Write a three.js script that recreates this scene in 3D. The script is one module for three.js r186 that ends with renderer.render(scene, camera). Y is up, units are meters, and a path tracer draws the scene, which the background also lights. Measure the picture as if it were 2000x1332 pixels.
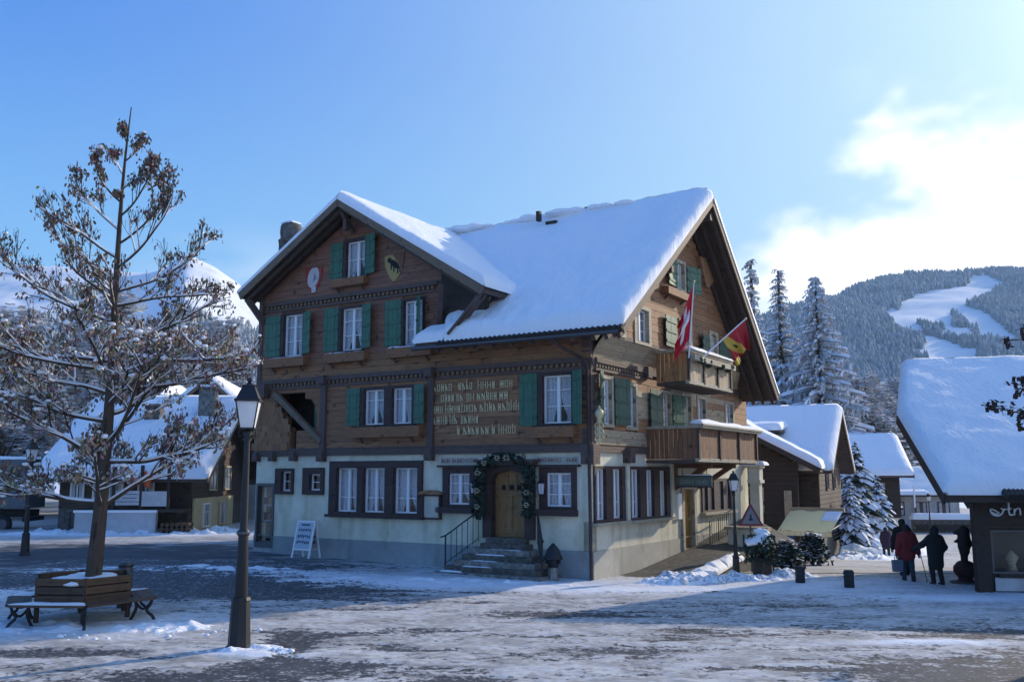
import * as THREE from 'three';
import { mergeGeometries, mergeVertices } from 'three/addons/utils/BufferGeometryUtils.js';
import { MarchingCubes } from 'three/addons/objects/MarchingCubes.js';

// ---------------------------------------------------------------- camera, sky, sun, exposure
const scene = new THREE.Scene();
const camera = new THREE.PerspectiveCamera(40.44, 1024 / 681, 0.1, 9000);
camera.position.set(0, 3.3, 0);
camera.rotation.x = 8.15 * Math.PI / 180;
const renderer = new THREE.WebGLRenderer({ antialias: true });
renderer.setSize(1024, 681);
renderer.toneMapping = THREE.LinearToneMapping;
renderer.toneMappingExposure = 1.2;
renderer.shadowMap.enabled = true;
const D2R = Math.PI / 180;
const SUN_AZ = 50 * D2R, SUN_EL = 22 * D2R;             // azimuth to the right of straight ahead
const sunDir = new THREE.Vector3(Math.sin(SUN_AZ) * Math.cos(SUN_EL), Math.sin(SUN_EL), -Math.cos(SUN_AZ) * Math.cos(SUN_EL));
const sun = new THREE.DirectionalLight(new THREE.Color().setRGB(1, 0.86, 0.68), 3.8);
sun.position.copy(sunDir).multiplyScalar(120).add(new THREE.Vector3(0, 0, -30));
sun.target.position.set(0, 0, -30); sun.castShadow = true;
sun.shadow.mapSize.set(4096, 4096);
Object.assign(sun.shadow.camera, { left: -80, right: 80, top: 80, bottom: -80, near: 1, far: 400 });
sun.shadow.bias = -0.0004; sun.shadow.radius = 1.6;
scene.add(sun, sun.target);

// ---------------------------------------------------------------- noise and random
function rng(s) { let a = s >>> 0; return () => { a = (a + 0x6D2B79F5) >>> 0; let t = a; t = Math.imul(t ^ (t >>> 15), t | 1); t ^= t + Math.imul(t ^ (t >>> 7), t | 61); return ((t ^ (t >>> 14)) >>> 0) / 4294967296; }; }
function hsh(x, y, s) { let h = Math.imul(x, 374761393) + Math.imul(y, 668265263) + Math.imul(s, 974634777); h = Math.imul(h ^ (h >>> 13), 1274126177); return ((h ^ (h >>> 16)) >>> 0) / 4294967296; }
function vn(x, y, s = 0) { const xi = Math.floor(x), yi = Math.floor(y), fx = x - xi, fy = y - yi, u = fx * fx * (3 - 2 * fx), v = fy * fy * (3 - 2 * fy); const a = hsh(xi, yi, s), b = hsh(xi + 1, yi, s), c = hsh(xi, yi + 1, s), d = hsh(xi + 1, yi + 1, s); return a + (b - a) * u + (c - a) * v + (a - b - c + d) * u * v; }
function fbm(x, y, o = 4, s = 0) { let f = 0, a = .5, n = 0; for (let i = 0; i < o; i++) { f += a * vn(x, y, s + i * 17); n += a; x = x * 2.03 + 5.1; y = y * 2.03 + 1.7; a *= .5; } return f / n; }
const sm = (a, b, x) => { const t = Math.min(1, Math.max(0, (x - a) / (b - a))); return t * t * (3 - 2 * t); };
const mix = (a, b, t) => a + (b - a) * t;
const mix3 = (a, b, t) => [mix(a[0], b[0], t), mix(a[1], b[1], t), mix(a[2], b[2], t)];

// ---------------------------------------------------------------- sky (equirectangular, air and clouds only)
{
  const W = 2048, Hh = 1024, data = new Float32Array(W * Hh * 4);
  for (let j = 0; j < Hh; j++) for (let i = 0; i < W; i++) {
    const el = ((j + .5) / Hh - .5) * Math.PI, ph = ((i + .5) / W - .5) * 2 * Math.PI;
    const x = Math.cos(el) * Math.cos(ph), y = Math.sin(el), z = Math.cos(el) * Math.sin(ph);
    const ang = Math.acos(Math.min(1, Math.max(-1, x * sunDir.x + y * sunDir.y + z * sunDir.z))) / D2R;
    const e = Math.max(0, el) / D2R, az = Math.atan2(x, -z) / D2R;
    let c = mix3([.25, .61, .97], [.028, .190, .70], sm(0, 30, e));
    c = mix3(c, [.05, .17, .55], sm(28, 80, e));
    const glow = Math.exp(-Math.pow(ang / 42, 2));
    c = mix3(c, [.70, .95, 1.04], Math.min(1, glow * 1.0));
    const g2 = Math.exp(-Math.pow(ang / 11, 2)); c = [c[0] + g2 * 1.6, c[1] + g2 * 1.5, c[2] + g2 * 1.3];
    // cloud bank, over the hills ahead to the right and on round past the sun
    const n = fbm(az * .13 + 7, e * .26, 5, 3), n2 = fbm(az * .35 + 3, e * .6, 4, 9);
    const top = 8.2 + 12.2 * sm(8, 29, az) + 3 * sm(30, 70, az) - 14 * sm(95, 150, az) + (n - .5) * 9 + (n2 - .5) * 3.6 + (fbm(az * 1.1, e * 1.7, 4, 13) - .5) * 3;
    let k = sm(-2.4, 5.0, top - e) * sm(6, 14, az + (n - .5) * 5);
    k = Math.max(k, .35 * sm(.52, .74, fbm(az * .09 + 31, e * .22 + 2, 5, 21)) * sm(18, 32, az) * (1 - sm(22, 34, e)));
    k = Math.max(k, .5 * sm(.42, .66, fbm(az * .12 + 11, e * .3 + 8, 4, 33)) * Math.exp(-Math.pow((e - 9) / 3.5, 2)) * Math.exp(-Math.pow((az + 15) / 6, 2)));
    const sh = 1.0 - .16 * sm(11, 5, e) * sm(.35, .6, n2) + .26 * sm(.3, .7, fbm(az * .18 + 1.3, e * .4 + 5, 4, 41)) + glow * .35;
    c = mix3(c, [sh * 1.0, sh * 1.0, sh * 1.01], k);
    if (el < 0) { const t = sm(0, -8, el / D2R); c = mix3(c, [.42, .48, .56], t); }
    const o = (j * W + i) * 4; data[o] = c[0]; data[o + 1] = c[1]; data[o + 2] = c[2]; data[o + 3] = 1;
  }
  const t = new THREE.DataTexture(data, W, Hh, THREE.RGBAFormat, THREE.FloatType);
  t.mapping = THREE.EquirectangularReflectionMapping; t.magFilter = t.minFilter = THREE.LinearFilter; t.wrapS = THREE.RepeatWrapping; t.needsUpdate = true;
  scene.background = t; scene.environment = t;
}

// ---------------------------------------------------------------- helpers
const usedNames = new Map();
function numbered(n) { const k = usedNames.get(n) || 0; usedNames.set(n, k + 1); return k ? `${n}_${String(k).padStart(3, '0')}` : n; }
function thing(name, label, category, pos = [0, 0, 0], turn = 0, group) { const o = new THREE.Group(); o.name = numbered(name); o.position.set(...pos); o.rotation.y = turn; scene.add(o); o.userData = { label, category }; if (group) o.userData.group = group; return o; }
function shadows(m) { m.castShadow = m.receiveShadow = true; return m; }
function part(name, geo, mat, parent, kind) { const m = shadows(new THREE.Mesh(Array.isArray(geo) ? merge(geo) : geo, mat)); m.name = name; parent.add(m); if (kind) m.userData.kind = kind; return m; }
function single(name, geo, mat, label, category, group) { const m = shadows(new THREE.Mesh(Array.isArray(geo) ? merge(geo) : geo, mat)); m.name = numbered(name); m.userData = { label, category }; if (group) m.userData.group = group; scene.add(m); return m; }
function structure(name, geo, mat) { const m = shadows(new THREE.Mesh(Array.isArray(geo) ? merge(geo) : geo, mat)); m.name = numbered(name); m.userData.kind = 'structure'; scene.add(m); return m; }
function copyOf(o, pos, turn, label, scale) { const c = o.clone(); c.name = numbered(o.name.replace(/_\d\d\d$/, '')); c.position.set(...pos); c.rotation.y = turn; if (label) c.userData.label = label; if (scale) c.scale.set(...scale); scene.add(c); return c; }
function merge(list) { return mergeGeometries(list.map(g => { const q = g.index ? g.toNonIndexed() : g; for (const k of Object.keys(q.attributes)) if (!['position', 'normal', 'uv'].includes(k)) q.deleteAttribute(k); if (!q.attributes.uv) q.setAttribute('uv', new THREE.BufferAttribute(new Float32Array(q.attributes.position.count * 2), 2)); return q; })); }
// uv in metres from position and face direction; vertical = grain runs upwards
function uvm(g, vertical = false, s = 1, off = 0) {
  if (g.index) g = g.toNonIndexed(); const p = g.attributes.position, n = g.attributes.normal, uv = new Float32Array(p.count * 2);
  for (let i = 0; i < p.count; i++) { const ax = Math.abs(n.getX(i)), ay = Math.abs(n.getY(i)), az = Math.abs(n.getZ(i)), x = p.getX(i), y = p.getY(i), z = p.getZ(i); let u, v; if (ay > ax && ay > az) { u = x; v = z; } else if (ax > az) { u = z; v = y; } else { u = x; v = y; } if (vertical) { const t = u; u = v; v = t; } uv[i * 2] = u * s + off; uv[i * 2 + 1] = v * s + off * 1.7; }
  g.setAttribute('uv', new THREE.BufferAttribute(uv, 2)); return g;
}
function box(w, h, d, x = 0, y = 0, z = 0, vertical = false, off = 0) { const g = uvm(new THREE.BoxGeometry(w, h, d), vertical, 1, off); g.translate(x, y, z); return g; }
function box2(x0, y0, z0, x1, y1, z1, vertical) { return box(Math.abs(x1 - x0), Math.abs(y1 - y0), Math.abs(z1 - z0), (x0 + x1) / 2, (y0 + y1) / 2, (z0 + z1) / 2, vertical); }
// beam between two points, width w (sideways) and height h
function beam(a, b, w, h, up = [0, 1, 0]) {
  const A = new THREE.Vector3(...a), B = new THREE.Vector3(...b), d = B.clone().sub(A), L = d.length(); d.normalize();
  let u = new THREE.Vector3(...up); let s = new THREE.Vector3().crossVectors(u, d); if (s.length() < 1e-4) s.set(0, 0, 1); s.normalize(); u = new THREE.Vector3().crossVectors(d, s);
  const g = uvm(new THREE.BoxGeometry(L, h, w)); g.applyMatrix4(new THREE.Matrix4().makeBasis(d, u, s.clone().negate()).setPosition(A.add(B).multiplyScalar(.5))); 
  return g;
}
function rod(a, b, r0, r1 = r0, seg = 8) { const A = new THREE.Vector3(...a), B = new THREE.Vector3(...b), d = B.clone().sub(A), L = d.length(); const g = new THREE.CylinderGeometry(r1, r0, L, seg); g.applyQuaternion(new THREE.Quaternion().setFromUnitVectors(new THREE.Vector3(0, 1, 0), d.normalize())); g.translate((A.x + B.x) / 2, (A.y + B.y) / 2, (A.z + B.z) / 2); return g; }
function tube(pts, r, seg = 12, rad = 6) { return new THREE.TubeGeometry(new THREE.CatmullRomCurve3(pts.map(p => new THREE.Vector3(...p))), seg, r, rad); }
function lathe(pts, seg = 16, flat) { const g = new THREE.LatheGeometry(pts.map(p => new THREE.Vector2(p[0], p[1])), seg); if (flat) { const q = g.toNonIndexed(); q.computeVertexNormals(); return q; } return g; }
function shapeOf(poly, holes = []) { const s = new THREE.Shape(poly.map(p => new THREE.Vector2(...p))); for (const h of holes) s.holes.push(new THREE.Path(h.map(p => new THREE.Vector2(...p)))); return s; }
function slab(poly, depth, holes = [], z = 0) { const g = new THREE.ExtrudeGeometry(shapeOf(poly, holes), { depth, bevelEnabled: false }); g.translate(0, 0, z); return uvm(g); }
const rect = (a, b, c, d) => [[a, b], [c, b], [c, d], [a, d]];
function lump(r, seed, flat = .6, det = 2) { const g = mergeVertices(new THREE.IcosahedronGeometry(1, det).deleteAttribute('normal').deleteAttribute('uv')), p = g.attributes.position; for (let i = 0; i < p.count; i++) { const x = p.getX(i), y = p.getY(i), z = p.getZ(i), k = .72 + .56 * fbm(x * 1.7 + seed * 3.1 + 9, z * 1.7 + y * 1.3 + seed, 3, seed); p.setXYZ(i, x * k * r, y * k * r * flat, z * k * r); } g.computeVertexNormals(); return g; }
// snow lying on a sloped quad (p0 p1 along the eave, p3 p2 along the ridge), rounded at its rim
function snowQuad(p0, p1, p2, p3, th, nu, nv, seed, amp = .05, rim = .3, up = [0, 1, 0], keep, warp) {
  const V = a => new THREE.Vector3(...a), [A, B, C, D] = [p0, p1, p2, p3].map(V), U = V(up), Lu = (A.distanceTo(B) + C.distanceTo(D)) / 2, Lv = (A.distanceTo(D) + B.distanceTo(C)) / 2, pos = [], idx = [];
  const at = (u, v) => { const P = A.clone().lerp(B, u).lerp(D.clone().lerp(C, u), v); if (warp) warp(P, u, v); return P; };
  const prof = d => d >= rim ? 1 : Math.sqrt(Math.max(0, 1 - Math.pow(1 - d / rim, 2)));
  for (let j = 0; j <= nv; j++) for (let i = 0; i <= nu; i++) {
    const cu = i / nu, cv = j / nv, u = .5 - .5 * Math.cos(Math.PI * cu) * (.35) - (.5 - cu) * .65 - 0, v = .5 - .5 * Math.cos(Math.PI * cv) * .35 - (.5 - cv) * .65;
    const P = at(Math.min(1, Math.max(0, u)), Math.min(1, Math.max(0, v))); const du = Math.min(u * Lu, (1 - u) * Lu), dvl = keep === 'ridge' ? v * Lv : Math.min(v * Lv, (1 - v) * Lv);
    const h = Math.max(.0, th * (.35 + .65 * prof(Math.min(du, dvl)))) * (1 + 1.6 * (fbm(u * Lu * .8 + seed, v * Lv * .8 + seed * 2, 3, seed) - .5) * amp / th) + (fbm(u * Lu * 3.1, v * Lv * 3.1 + seed, 3, seed + 5) - .5) * amp * .6;
    P.addScaledVector(U, h); pos.push(P.x, P.y, P.z);
  }
  const n1 = (nu + 1) * (nv + 1);
  for (let j = 0; j <= nv; j++) for (let i = 0; i <= nu; i++) { const P = at(i / nu, j / nv); if (j === 0 || j === nv || i === 0 || i === nu) { const u = i / nu, v = j / nv; const P2 = at(Math.min(1, Math.max(0, .5 - .5 * Math.cos(Math.PI * u) * .35 - (.5 - u) * .65)), Math.min(1, Math.max(0, .5 - .5 * Math.cos(Math.PI * v) * .35 - (.5 - v) * .65))); pos.push(P2.x, P2.y, P2.z); } else pos.push(P.x, P.y, P.z); }
  const q = (a, b, c, d) => idx.push(a, b, c, a, c, d), w = nu + 1;
  for (let j = 0; j < nv; j++) for (let i = 0; i < nu; i++) q(j * w + i, j * w + i + 1, (j + 1) * w + i + 1, (j + 1) * w + i);
  for (let i = 0; i < nu; i++) { q(n1 + i, n1 + i + 1, i + 1, i); q(nv * w + i, nv * w + i + 1, n1 + nv * w + i + 1, n1 + nv * w + i); }
  for (let j = 0; j < nv; j++) { q(j * w, (j + 1) * w, n1 + (j + 1) * w, n1 + j * w); q(n1 + j * w + nu, n1 + (j + 1) * w + nu, (j + 1) * w + nu, j * w + nu); }
  q(n1, n1 + nv * w, n1 + nv * w + nu, n1 + nu);
  const g = new THREE.BufferGeometry(); g.setAttribute('position', new THREE.Float32BufferAttribute(pos, 3)); g.setIndex(idx); g.computeVertexNormals(); const uv = new Float32Array(pos.length / 3 * 2); for (let i = 0; i < uv.length / 2; i++) { uv[i * 2] = pos[i * 3] + pos[i * 3 + 1] * .3; uv[i * 2 + 1] = pos[i * 3 + 2] + pos[i * 3 + 1] * .6; } g.setAttribute('uv', new THREE.BufferAttribute(uv, 2)); return g;
}
// sloped plate under the snow: quad extruded down by t
function plate(p0, p1, p2, p3, t) { const P = [p0, p1, p2, p3], pos = [], f = (...k) => { const v = k.map(i => i < 4 ? P[i] : [P[i - 4][0], P[i - 4][1] - t, P[i - 4][2]]); pos.push(...v[0], ...v[1], ...v[2], ...v[0], ...v[2], ...v[3]); }; f(0, 1, 2, 3); f(7, 6, 5, 4); f(4, 5, 1, 0); f(5, 6, 2, 1); f(6, 7, 3, 2); f(7, 4, 0, 3); const g = new THREE.BufferGeometry(); g.setAttribute('position', new THREE.Float32BufferAttribute(pos, 3)); g.computeVertexNormals(); return uvm(g); }
// one continuous surface from tapered capsules [ax,ay,az, bx,by,bz, ra, rb] joined smoothly
function blob(bones, cell, k = .03) {
  const lo = [1e9, 1e9, 1e9], hi = [-1e9, -1e9, -1e9];
  for (const b of bones) for (const [o, r] of [[0, b[6]], [3, b[7]]]) for (let a = 0; a < 3; a++) { lo[a] = Math.min(lo[a], b[o + a] - r); hi[a] = Math.max(hi[a], b[o + a] + r); }
  const c = [0, 1, 2].map(a => (lo[a] + hi[a]) / 2), half = Math.max(...[0, 1, 2].map(a => (hi[a] - lo[a]) / 2)) * 1.06 + cell * 3, res = Math.min(110, Math.ceil(2 * half / cell));
  const mc = new MarchingCubes(res, new THREE.MeshStandardMaterial(), false, false, 120000); mc.isolation = 0;
  const hs = res / 2;
  for (let z = 0; z < res; z++) for (let y = 0; y < res; y++) for (let x = 0; x < res; x++) {
    const px = (x - hs) / hs * half + c[0], py = (y - hs) / hs * half + c[1], pz = (z - hs) / hs * half + c[2]; let d = 1e3;
    for (const b of bones) { const dx = b[3] - b[0], dy = b[4] - b[1], dz = b[5] - b[2], L = dx * dx + dy * dy + dz * dz; let t = L ? ((px - b[0]) * dx + (py - b[1]) * dy + (pz - b[2]) * dz) / L : 0; t = t < 0 ? 0 : t > 1 ? 1 : t; const sx = b[8] || 1, qx = (px - b[0] - dx * t), qy = py - b[1] - dy * t, qz = (pz - b[2] - dz * t) * sx; const e = Math.sqrt(qx * qx + qy * qy + qz * qz) - (b[6] + (b[7] - b[6]) * t); const h = Math.max(k - Math.abs(d - e), 0) / k; d = Math.min(d, e) - h * h * k * .25; }
    mc.field[x + y * res + z * res * res] = -d;
  }
  mc.update(); const n = mc.count, g = new THREE.BufferGeometry(); const p = new Float32Array(mc.positionArray.slice(0, n * 3)); for (let i = 0; i < n * 3; i++) p[i] = p[i] * half + c[i % 3];
  g.setAttribute('position', new THREE.BufferAttribute(p, 3)); const m = mergeVertices(g, 1e-4); m.computeVertexNormals(); return m;
}

// ---------------------------------------------------------------- procedural materials
function tex(w, h, f, rep = 1, repY = rep, srgb = true) {
  const d = new Uint8Array(w * h * 4); for (let j = 0; j < h; j++) for (let i = 0; i < w; i++) { const c = f(i / w, j / h), o = (j * w + i) * 4; d[o] = Math.max(0, Math.min(255, c[0] * 255)); d[o + 1] = Math.max(0, Math.min(255, c[1] * 255)); d[o + 2] = Math.max(0, Math.min(255, c[2] * 255)); d[o + 3] = c.length > 3 ? c[3] * 255 : 255; }
  const t = new THREE.DataTexture(d, w, h, THREE.RGBAFormat); t.magFilter = THREE.LinearFilter; t.minFilter = THREE.LinearMipmapLinearFilter; t.generateMipmaps = true; t.wrapS = t.wrapT = THREE.RepeatWrapping; t.repeat.set(rep, repY); if (srgb) t.colorSpace = THREE.SRGBColorSpace; t.needsUpdate = true; return t;
}
// value noise that tiles over nx by ny cells
function tn(u, v, nx, ny, s) { const x = u * nx, y = v * ny, xi = Math.floor(x), yi = Math.floor(y), fx = x - xi, fy = y - yi, a = fx * fx * (3 - 2 * fx), b = fy * fy * (3 - 2 * fy), h = (i, j) => hsh(((xi + i) % nx + nx) % nx, ((yi + j) % ny + ny) % ny, s); return mix(mix(h(0, 0), h(1, 0), a), mix(h(0, 1), h(1, 1), a), b); }
const woodTex = tex(512, 512, (u, v) => { const g = .5 * tn(u, v, 6, 70, 1) + .3 * tn(u, v, 14, 160, 2) + .2 * tn(u, v, 40, 256, 3), b = tn(u, v, 3, 5, 4); const k = .68 + .26 * g + .14 * (b - .5), kn = Math.pow(tn(u, v, 9, 16, 6), 11) * .4; return [k - kn, k - kn * 1.05 - .02 * b, k - kn * 1.1 - .04 * b]; }, .5, .5);
const woodBump = tex(256, 256, (u, v) => { const g = .6 * tn(u, v, 6, 90, 1) + .4 * tn(u, v, 20, 128, 2); return [g, g, g]; }, .5, .5, false);
const plasterTex = tex(512, 512, (u, v) => { const k = .84 + .1 * tn(u, v, 5, 4, 11) + .06 * tn(u, v, 19, 17, 12) + .06 * (tn(u, v, 128, 128, 13) - .5); const st = sm(.62, .9, tn(u, v, 14, 3, 15)) * .07; return [k - st, k - st, k - st * 1.4]; }, .25, .25);
const plasterBump = tex(256, 256, (u, v) => { const g = .5 * tn(u, v, 64, 64, 1) + .5 * tn(u, v, 128, 128, 2); return [g, g, g]; }, .5, .5, false);
const snowBump = tex(512, 512, (u, v) => { const g = .4 * tn(u, v, 9, 9, 1) + .35 * tn(u, v, 36, 36, 2) + .25 * tn(u, v, 140, 140, 3); return [g, g, g]; }, .3, .3, false);
const stoneTex = tex(256, 256, (u, v) => { const k = .55 + .3 * tn(u, v, 12, 12, 5) + .25 * (tn(u, v, 60, 60, 6) - .4); return [k, k * .98, k * .94]; }, .6, .6);
const clothTex = tex(128, 256, (u, v) => { const k = .86 + .1 * Math.sin(u * Math.PI * 14) * .5 + .06 * tn(u, v, 30, 60, 4); const lace = tn(u, v, 26, 52, 9) > .62 ? .12 : 0; return [k - lace, k - lace, k - lace]; }, 1, 1);
const lin = (r, g, b) => new THREE.Color().setRGB(r, g, b);
const std = (c, o = {}) => new THREE.MeshStandardMaterial({ color: Array.isArray(c) ? lin(...c) : c, roughness: .8, ...o });
const wood = (c, o = {}) => std(c, { map: woodTex, bumpMap: woodBump, bumpScale: .006, roughness: .72, ...o });
const M = {
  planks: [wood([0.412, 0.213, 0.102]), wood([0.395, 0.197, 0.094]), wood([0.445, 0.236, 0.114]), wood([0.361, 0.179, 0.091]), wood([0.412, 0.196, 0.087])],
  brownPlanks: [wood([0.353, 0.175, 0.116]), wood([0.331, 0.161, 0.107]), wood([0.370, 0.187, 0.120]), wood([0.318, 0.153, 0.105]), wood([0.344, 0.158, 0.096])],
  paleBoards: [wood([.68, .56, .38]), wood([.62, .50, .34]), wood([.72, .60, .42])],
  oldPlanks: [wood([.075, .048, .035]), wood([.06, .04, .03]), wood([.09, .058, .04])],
  warmPlanks: [wood([.15, .085, .045]), wood([.12, .07, .04]), wood([.18, .10, .05])],
  balcony: [wood([.32, .155, .08]), wood([.28, .135, .07]), wood([.36, .18, .09])],
  beam: wood([.17, .118, .105]), trim: wood([.085, .048, .046]), soffit: wood([.13, .092, .075]), fascia: wood([.28, .21, .15]),
  creamFrame: wood([.62, .57, .44]), white: std([.78, .79, .80], { roughness: .45 }), green: wood([.062, .225, .150], { roughness: .55 }), greenDark: wood([.035, .14, .10], { roughness: .55 }),
  plaster: std([.81, .78, .625], { map: plasterTex, bumpMap: plasterBump, bumpScale: .004, roughness: .9 }), plinth: std([.36, .39, .40], { map: plasterTex, bumpMap: plasterBump, bumpScale: .005, roughness: .9 }), sidePlinth: std([.56, .54, .46], { map: plasterTex, bumpMap: plasterBump, bumpScale: .005, roughness: .9 }),
  ochre: std([.62, .52, .30], { map: plasterTex, roughness: .9 }), whitewash: std([.58, .58, .60], { map: plasterTex, roughness: .9 }),
  snow: std([.86, .875, .90], { bumpMap: snowBump, bumpScale: .03, roughness: .75 }), snowFine: std([.85, .865, .89], { roughness: .8 }),
  tile: std([.055, .05, .05], { map: stoneTex, roughness: .8 }), stone: std([.42, .41, .40], { map: stoneTex, bumpMap: stoneTex, bumpScale: .01, roughness: .85 }), darkStone: std([.20, .19, .18], { map: stoneTex, roughness: .85 }),
  iron: std([.022, .023, .026], { roughness: .5, metalness: .3 }), zinc: std([.10, .105, .12], { roughness: .45, metalness: .6 }),
  glass: new THREE.MeshPhysicalMaterial({ color: lin(.95, .97, 1), transmission: 1, thickness: 0, roughness: .02, ior: 1.5 }),
  milk: new THREE.MeshPhysicalMaterial({ color: lin(.86, .88, .90), transmission: .35, thickness: 0, roughness: .6, side: THREE.DoubleSide }),
  dark: std([.012, .012, .014], { roughness: .9 }), curtain: std([.60, .62, .66], { map: clothTex, roughness: .95, side: THREE.DoubleSide }), doorWood: wood([.42, .22, .075], { roughness: .5 }),
  bark: std([.13, .098, .075], { map: woodTex, bumpMap: woodBump, bumpScale: .02, roughness: .95 }), leaf: std([.19, .14, .105], { roughness: .9, side: THREE.DoubleSide }),
  fir: std([.028, .05, .036], { roughness: .9, side: THREE.DoubleSide }), frost: std([.40, .41, .42], { roughness: .95, side: THREE.DoubleSide }), firSnow: std([.74, .77, .82], { roughness: .85, side: THREE.DoubleSide }),
  gold: std([.62, .54, .32], { roughness: .5, metalness: .5 }), red: std([.62, .03, .045], { roughness: .8, side: THREE.DoubleSide }), yellow: std([.80, .68, .30], { roughness: .8 }), black: std([.015, .015, .017], { roughness: .85 }),
};
function canvas(w, h, draw, alpha) { const c = document.createElement('canvas'); c.width = w; c.height = h; const x = c.getContext('2d'); draw(x, w, h); const t = new THREE.CanvasTexture(c); t.colorSpace = THREE.SRGBColorSpace; return t; }

// ---------------------------------------------------------------- ground
const HOUSE_POS = [2.508, 0, -29.467], HOUSE_TURN = -32.2 * D2R;
const hc = Math.cos(HOUSE_TURN), hs_ = Math.sin(HOUSE_TURN);
const toWorld = (x, y, z) => [HOUSE_POS[0] + x * hc + z * hs_, HOUSE_POS[1] + y, HOUSE_POS[2] - x * hs_ + z * hc];
const toHouse = (x, z) => { const dx = x - HOUSE_POS[0], dz = z - HOUSE_POS[2]; return [dx * hc - dz * hs_, dx * hs_ + dz * hc]; };
function groundY(x, z) {
  const d = -z; let y = -.06 * Math.min(Math.max(d - 30, 0), 27) * sm(2, 7, x);
  const [lx, lz] = toHouse(x, z); y += .017 * Math.min(Math.max(-lx, 0), 22) * (1 - sm(4, 13, lz));
  return y;
}
// how much snow lies at a spot (0 bare asphalt .. 1) and how clean it is
const bare = [ // x, distance, half sizes, weight: patches driven or walked clear
  [-.6, 15.3, 1.0, .8, .75], [-5.6, 15.2, 1.7, .7, .55], [-4.1, 18.6, .55, 1.7, .7], [-3.5, 16.3, 1.6, .8, .5], [-8.8, 17.6, 1.6, .45, .6], [1.4, 22.4, 2.0, .55, .45], [-1.4, 20.3, .9, .3, .4], [-3.2, 20.0, .5, .3, .4], [-2, 18.3, .6, .25, .4], [4.3, 20.2, 1, .35, .35],
  [-11.5, 29, 6.5, 4, .50], [-15, 36, 8, 4.5, .55], [-7, 26.5, 4, 1.8, .4], [7.6, 15.8, 2.2, 1.4, .55], [10, 20, 3.6, 1.2, .35], [6.6, 24.2, 3, .5, .28], [9.4, 25.5, 3, .6, .3], [2.2, 17.6, 1.1, .3, .4], [3.5, 19.0, .7, .25, .4], [.2, 19.3, 1.3, .22, .35], [10.8, 17, 1.6, 1.2, .45], [4.6, 26.6, 2, .4, .3],
];
const clean = [[-2.0, 28.4, 4.5, 1.4, .6], [-7.5, 30.2, 3.5, 1.2, .4], [3.2, 26.9, 2.6, .7, .45], [-9.5, 20.8, 3.2, 1.4, .6], [-4.6, 17.7, .9, .4, .7], [-13.5, 31.4, 3.5, .9, .55], [-15, 26, 4, 1.6, .5], [9, 28.5, 5, 2.5, .35], [8.3, 18.6, 1.6, .35, .6], [14, 25.6, 4, .6, .7], [-19, 46, 8, 1.6, .6], [18, 53, 5, 2.6, .55]];
function cover(x, z, fine) {
  const d = -z, w1 = fbm(x * .25 + 3, d * .25, 3, 51) - .5, w2 = fbm(x * .25 + 40, d * .25, 3, 57) - .5, X = x + w1 * 2.2, Dd = d + w2 * 1.2;
  const cu = d + .018 * (x - 3) * (x - 3), al = x - .3 * d; let s = .70 + .26 * (fbm(al * .30 + 5, cu * 5.5, 3, 62) - .5) * (d < 27 ? 1 : .4) + .22 * (fbm(X * .22, d * .75, 4, 61) - .5) + .42 * (fbm(x * .75 + 9, d * 2.1, 4, 67) - .5) + .30 * (fbm(x * 2.6, d * 4.8, 3, 71) - .5), c = .16;
  for (const b of bare) { const q = ((X - b[0]) / b[2]) ** 2 + ((Dd - b[1]) / b[3]) ** 2; if (q < 6) s -= b[4] * Math.exp(-q * .9); }
  for (const b of clean) { const q = ((X - b[0]) / b[2]) ** 2 + ((Dd - b[1]) / b[3]) ** 2; if (q < 6) { const e = b[4] * Math.exp(-q * .9); c += e; s += e * .5; } }
  // wheel tracks curving round the corner of the inn
  const tr = Math.abs(Math.sin((d - 20.5 - .012 * (x - 2) * (x - 2) + w1) * 1.9)); if (d > 14 && d < 27) s -= .13 * sm(.86, 1, tr) * sm(-9, -5, x) * (1 - sm(5, 9, x));
  if (fine) s += .28 * (vn(x * 15, d * 15, 81) - .5) + .22 * (vn(x * 37, d * 37, 83) - .5) + .42 * (fbm(x * 4.2, d * 6.5, 3, 85) - .5);
  return [s, c];
}
function groundColour(x, z, fine) {
  const d = -z, [s, c] = cover(x, z, fine), k = fine ? sm(.37, .55, s) : sm(.28, .64, s), cl = Math.min(1, Math.max(0, c + .25 * (fbm(x * .9, d * 1.6, 3, 91) - .5)));
  const sp = fine ? vn(x * 57, d * 57, 93) : .5, g = fbm(x * 1.3, d * 2.4, 3, 95);
  const wet = fbm(x * 1.1 + 8, d * 2.2, 4, 111), gr = fine ? fbm(x * 8, d * 8, 3, 113) : .5, av = .034 + .05 * wet * wet + .05 * (gr - .4) + .05 * sp * sp * (fine ? 1 : .5), fl = fine && vn(x * 13, d * 16, 117) * .6 + vn(x * 31, d * 33, 119) * .4 > .70 ? .22 : 0;
  const asphalt = [av + fl, av * 1.01 + fl, av * 1.08 + fl * 1.03];
  let dirty = mix3([.33, .315, .295], [.59, .58, .565], sm(.25, .75, .6 * g + .4 * vn(x * 9, d * 12, 97)));
  let sn = mix3(dirty, [.82, .835, .86], sm(.12, .75, cl + .35 * (s - .7)));
  const grit = fine && vn(x * 38 + 4, d * 38, 99) > .80 ? .8 : 1;
  sn = [sn[0] * grit, sn[1] * grit, sn[2] * grit];
  return mix3(asphalt, sn, k);
}
const toS = v => v <= .0031308 ? v * 12.92 : 1.055 * Math.pow(v, 1 / 2.4) - .055;
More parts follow.
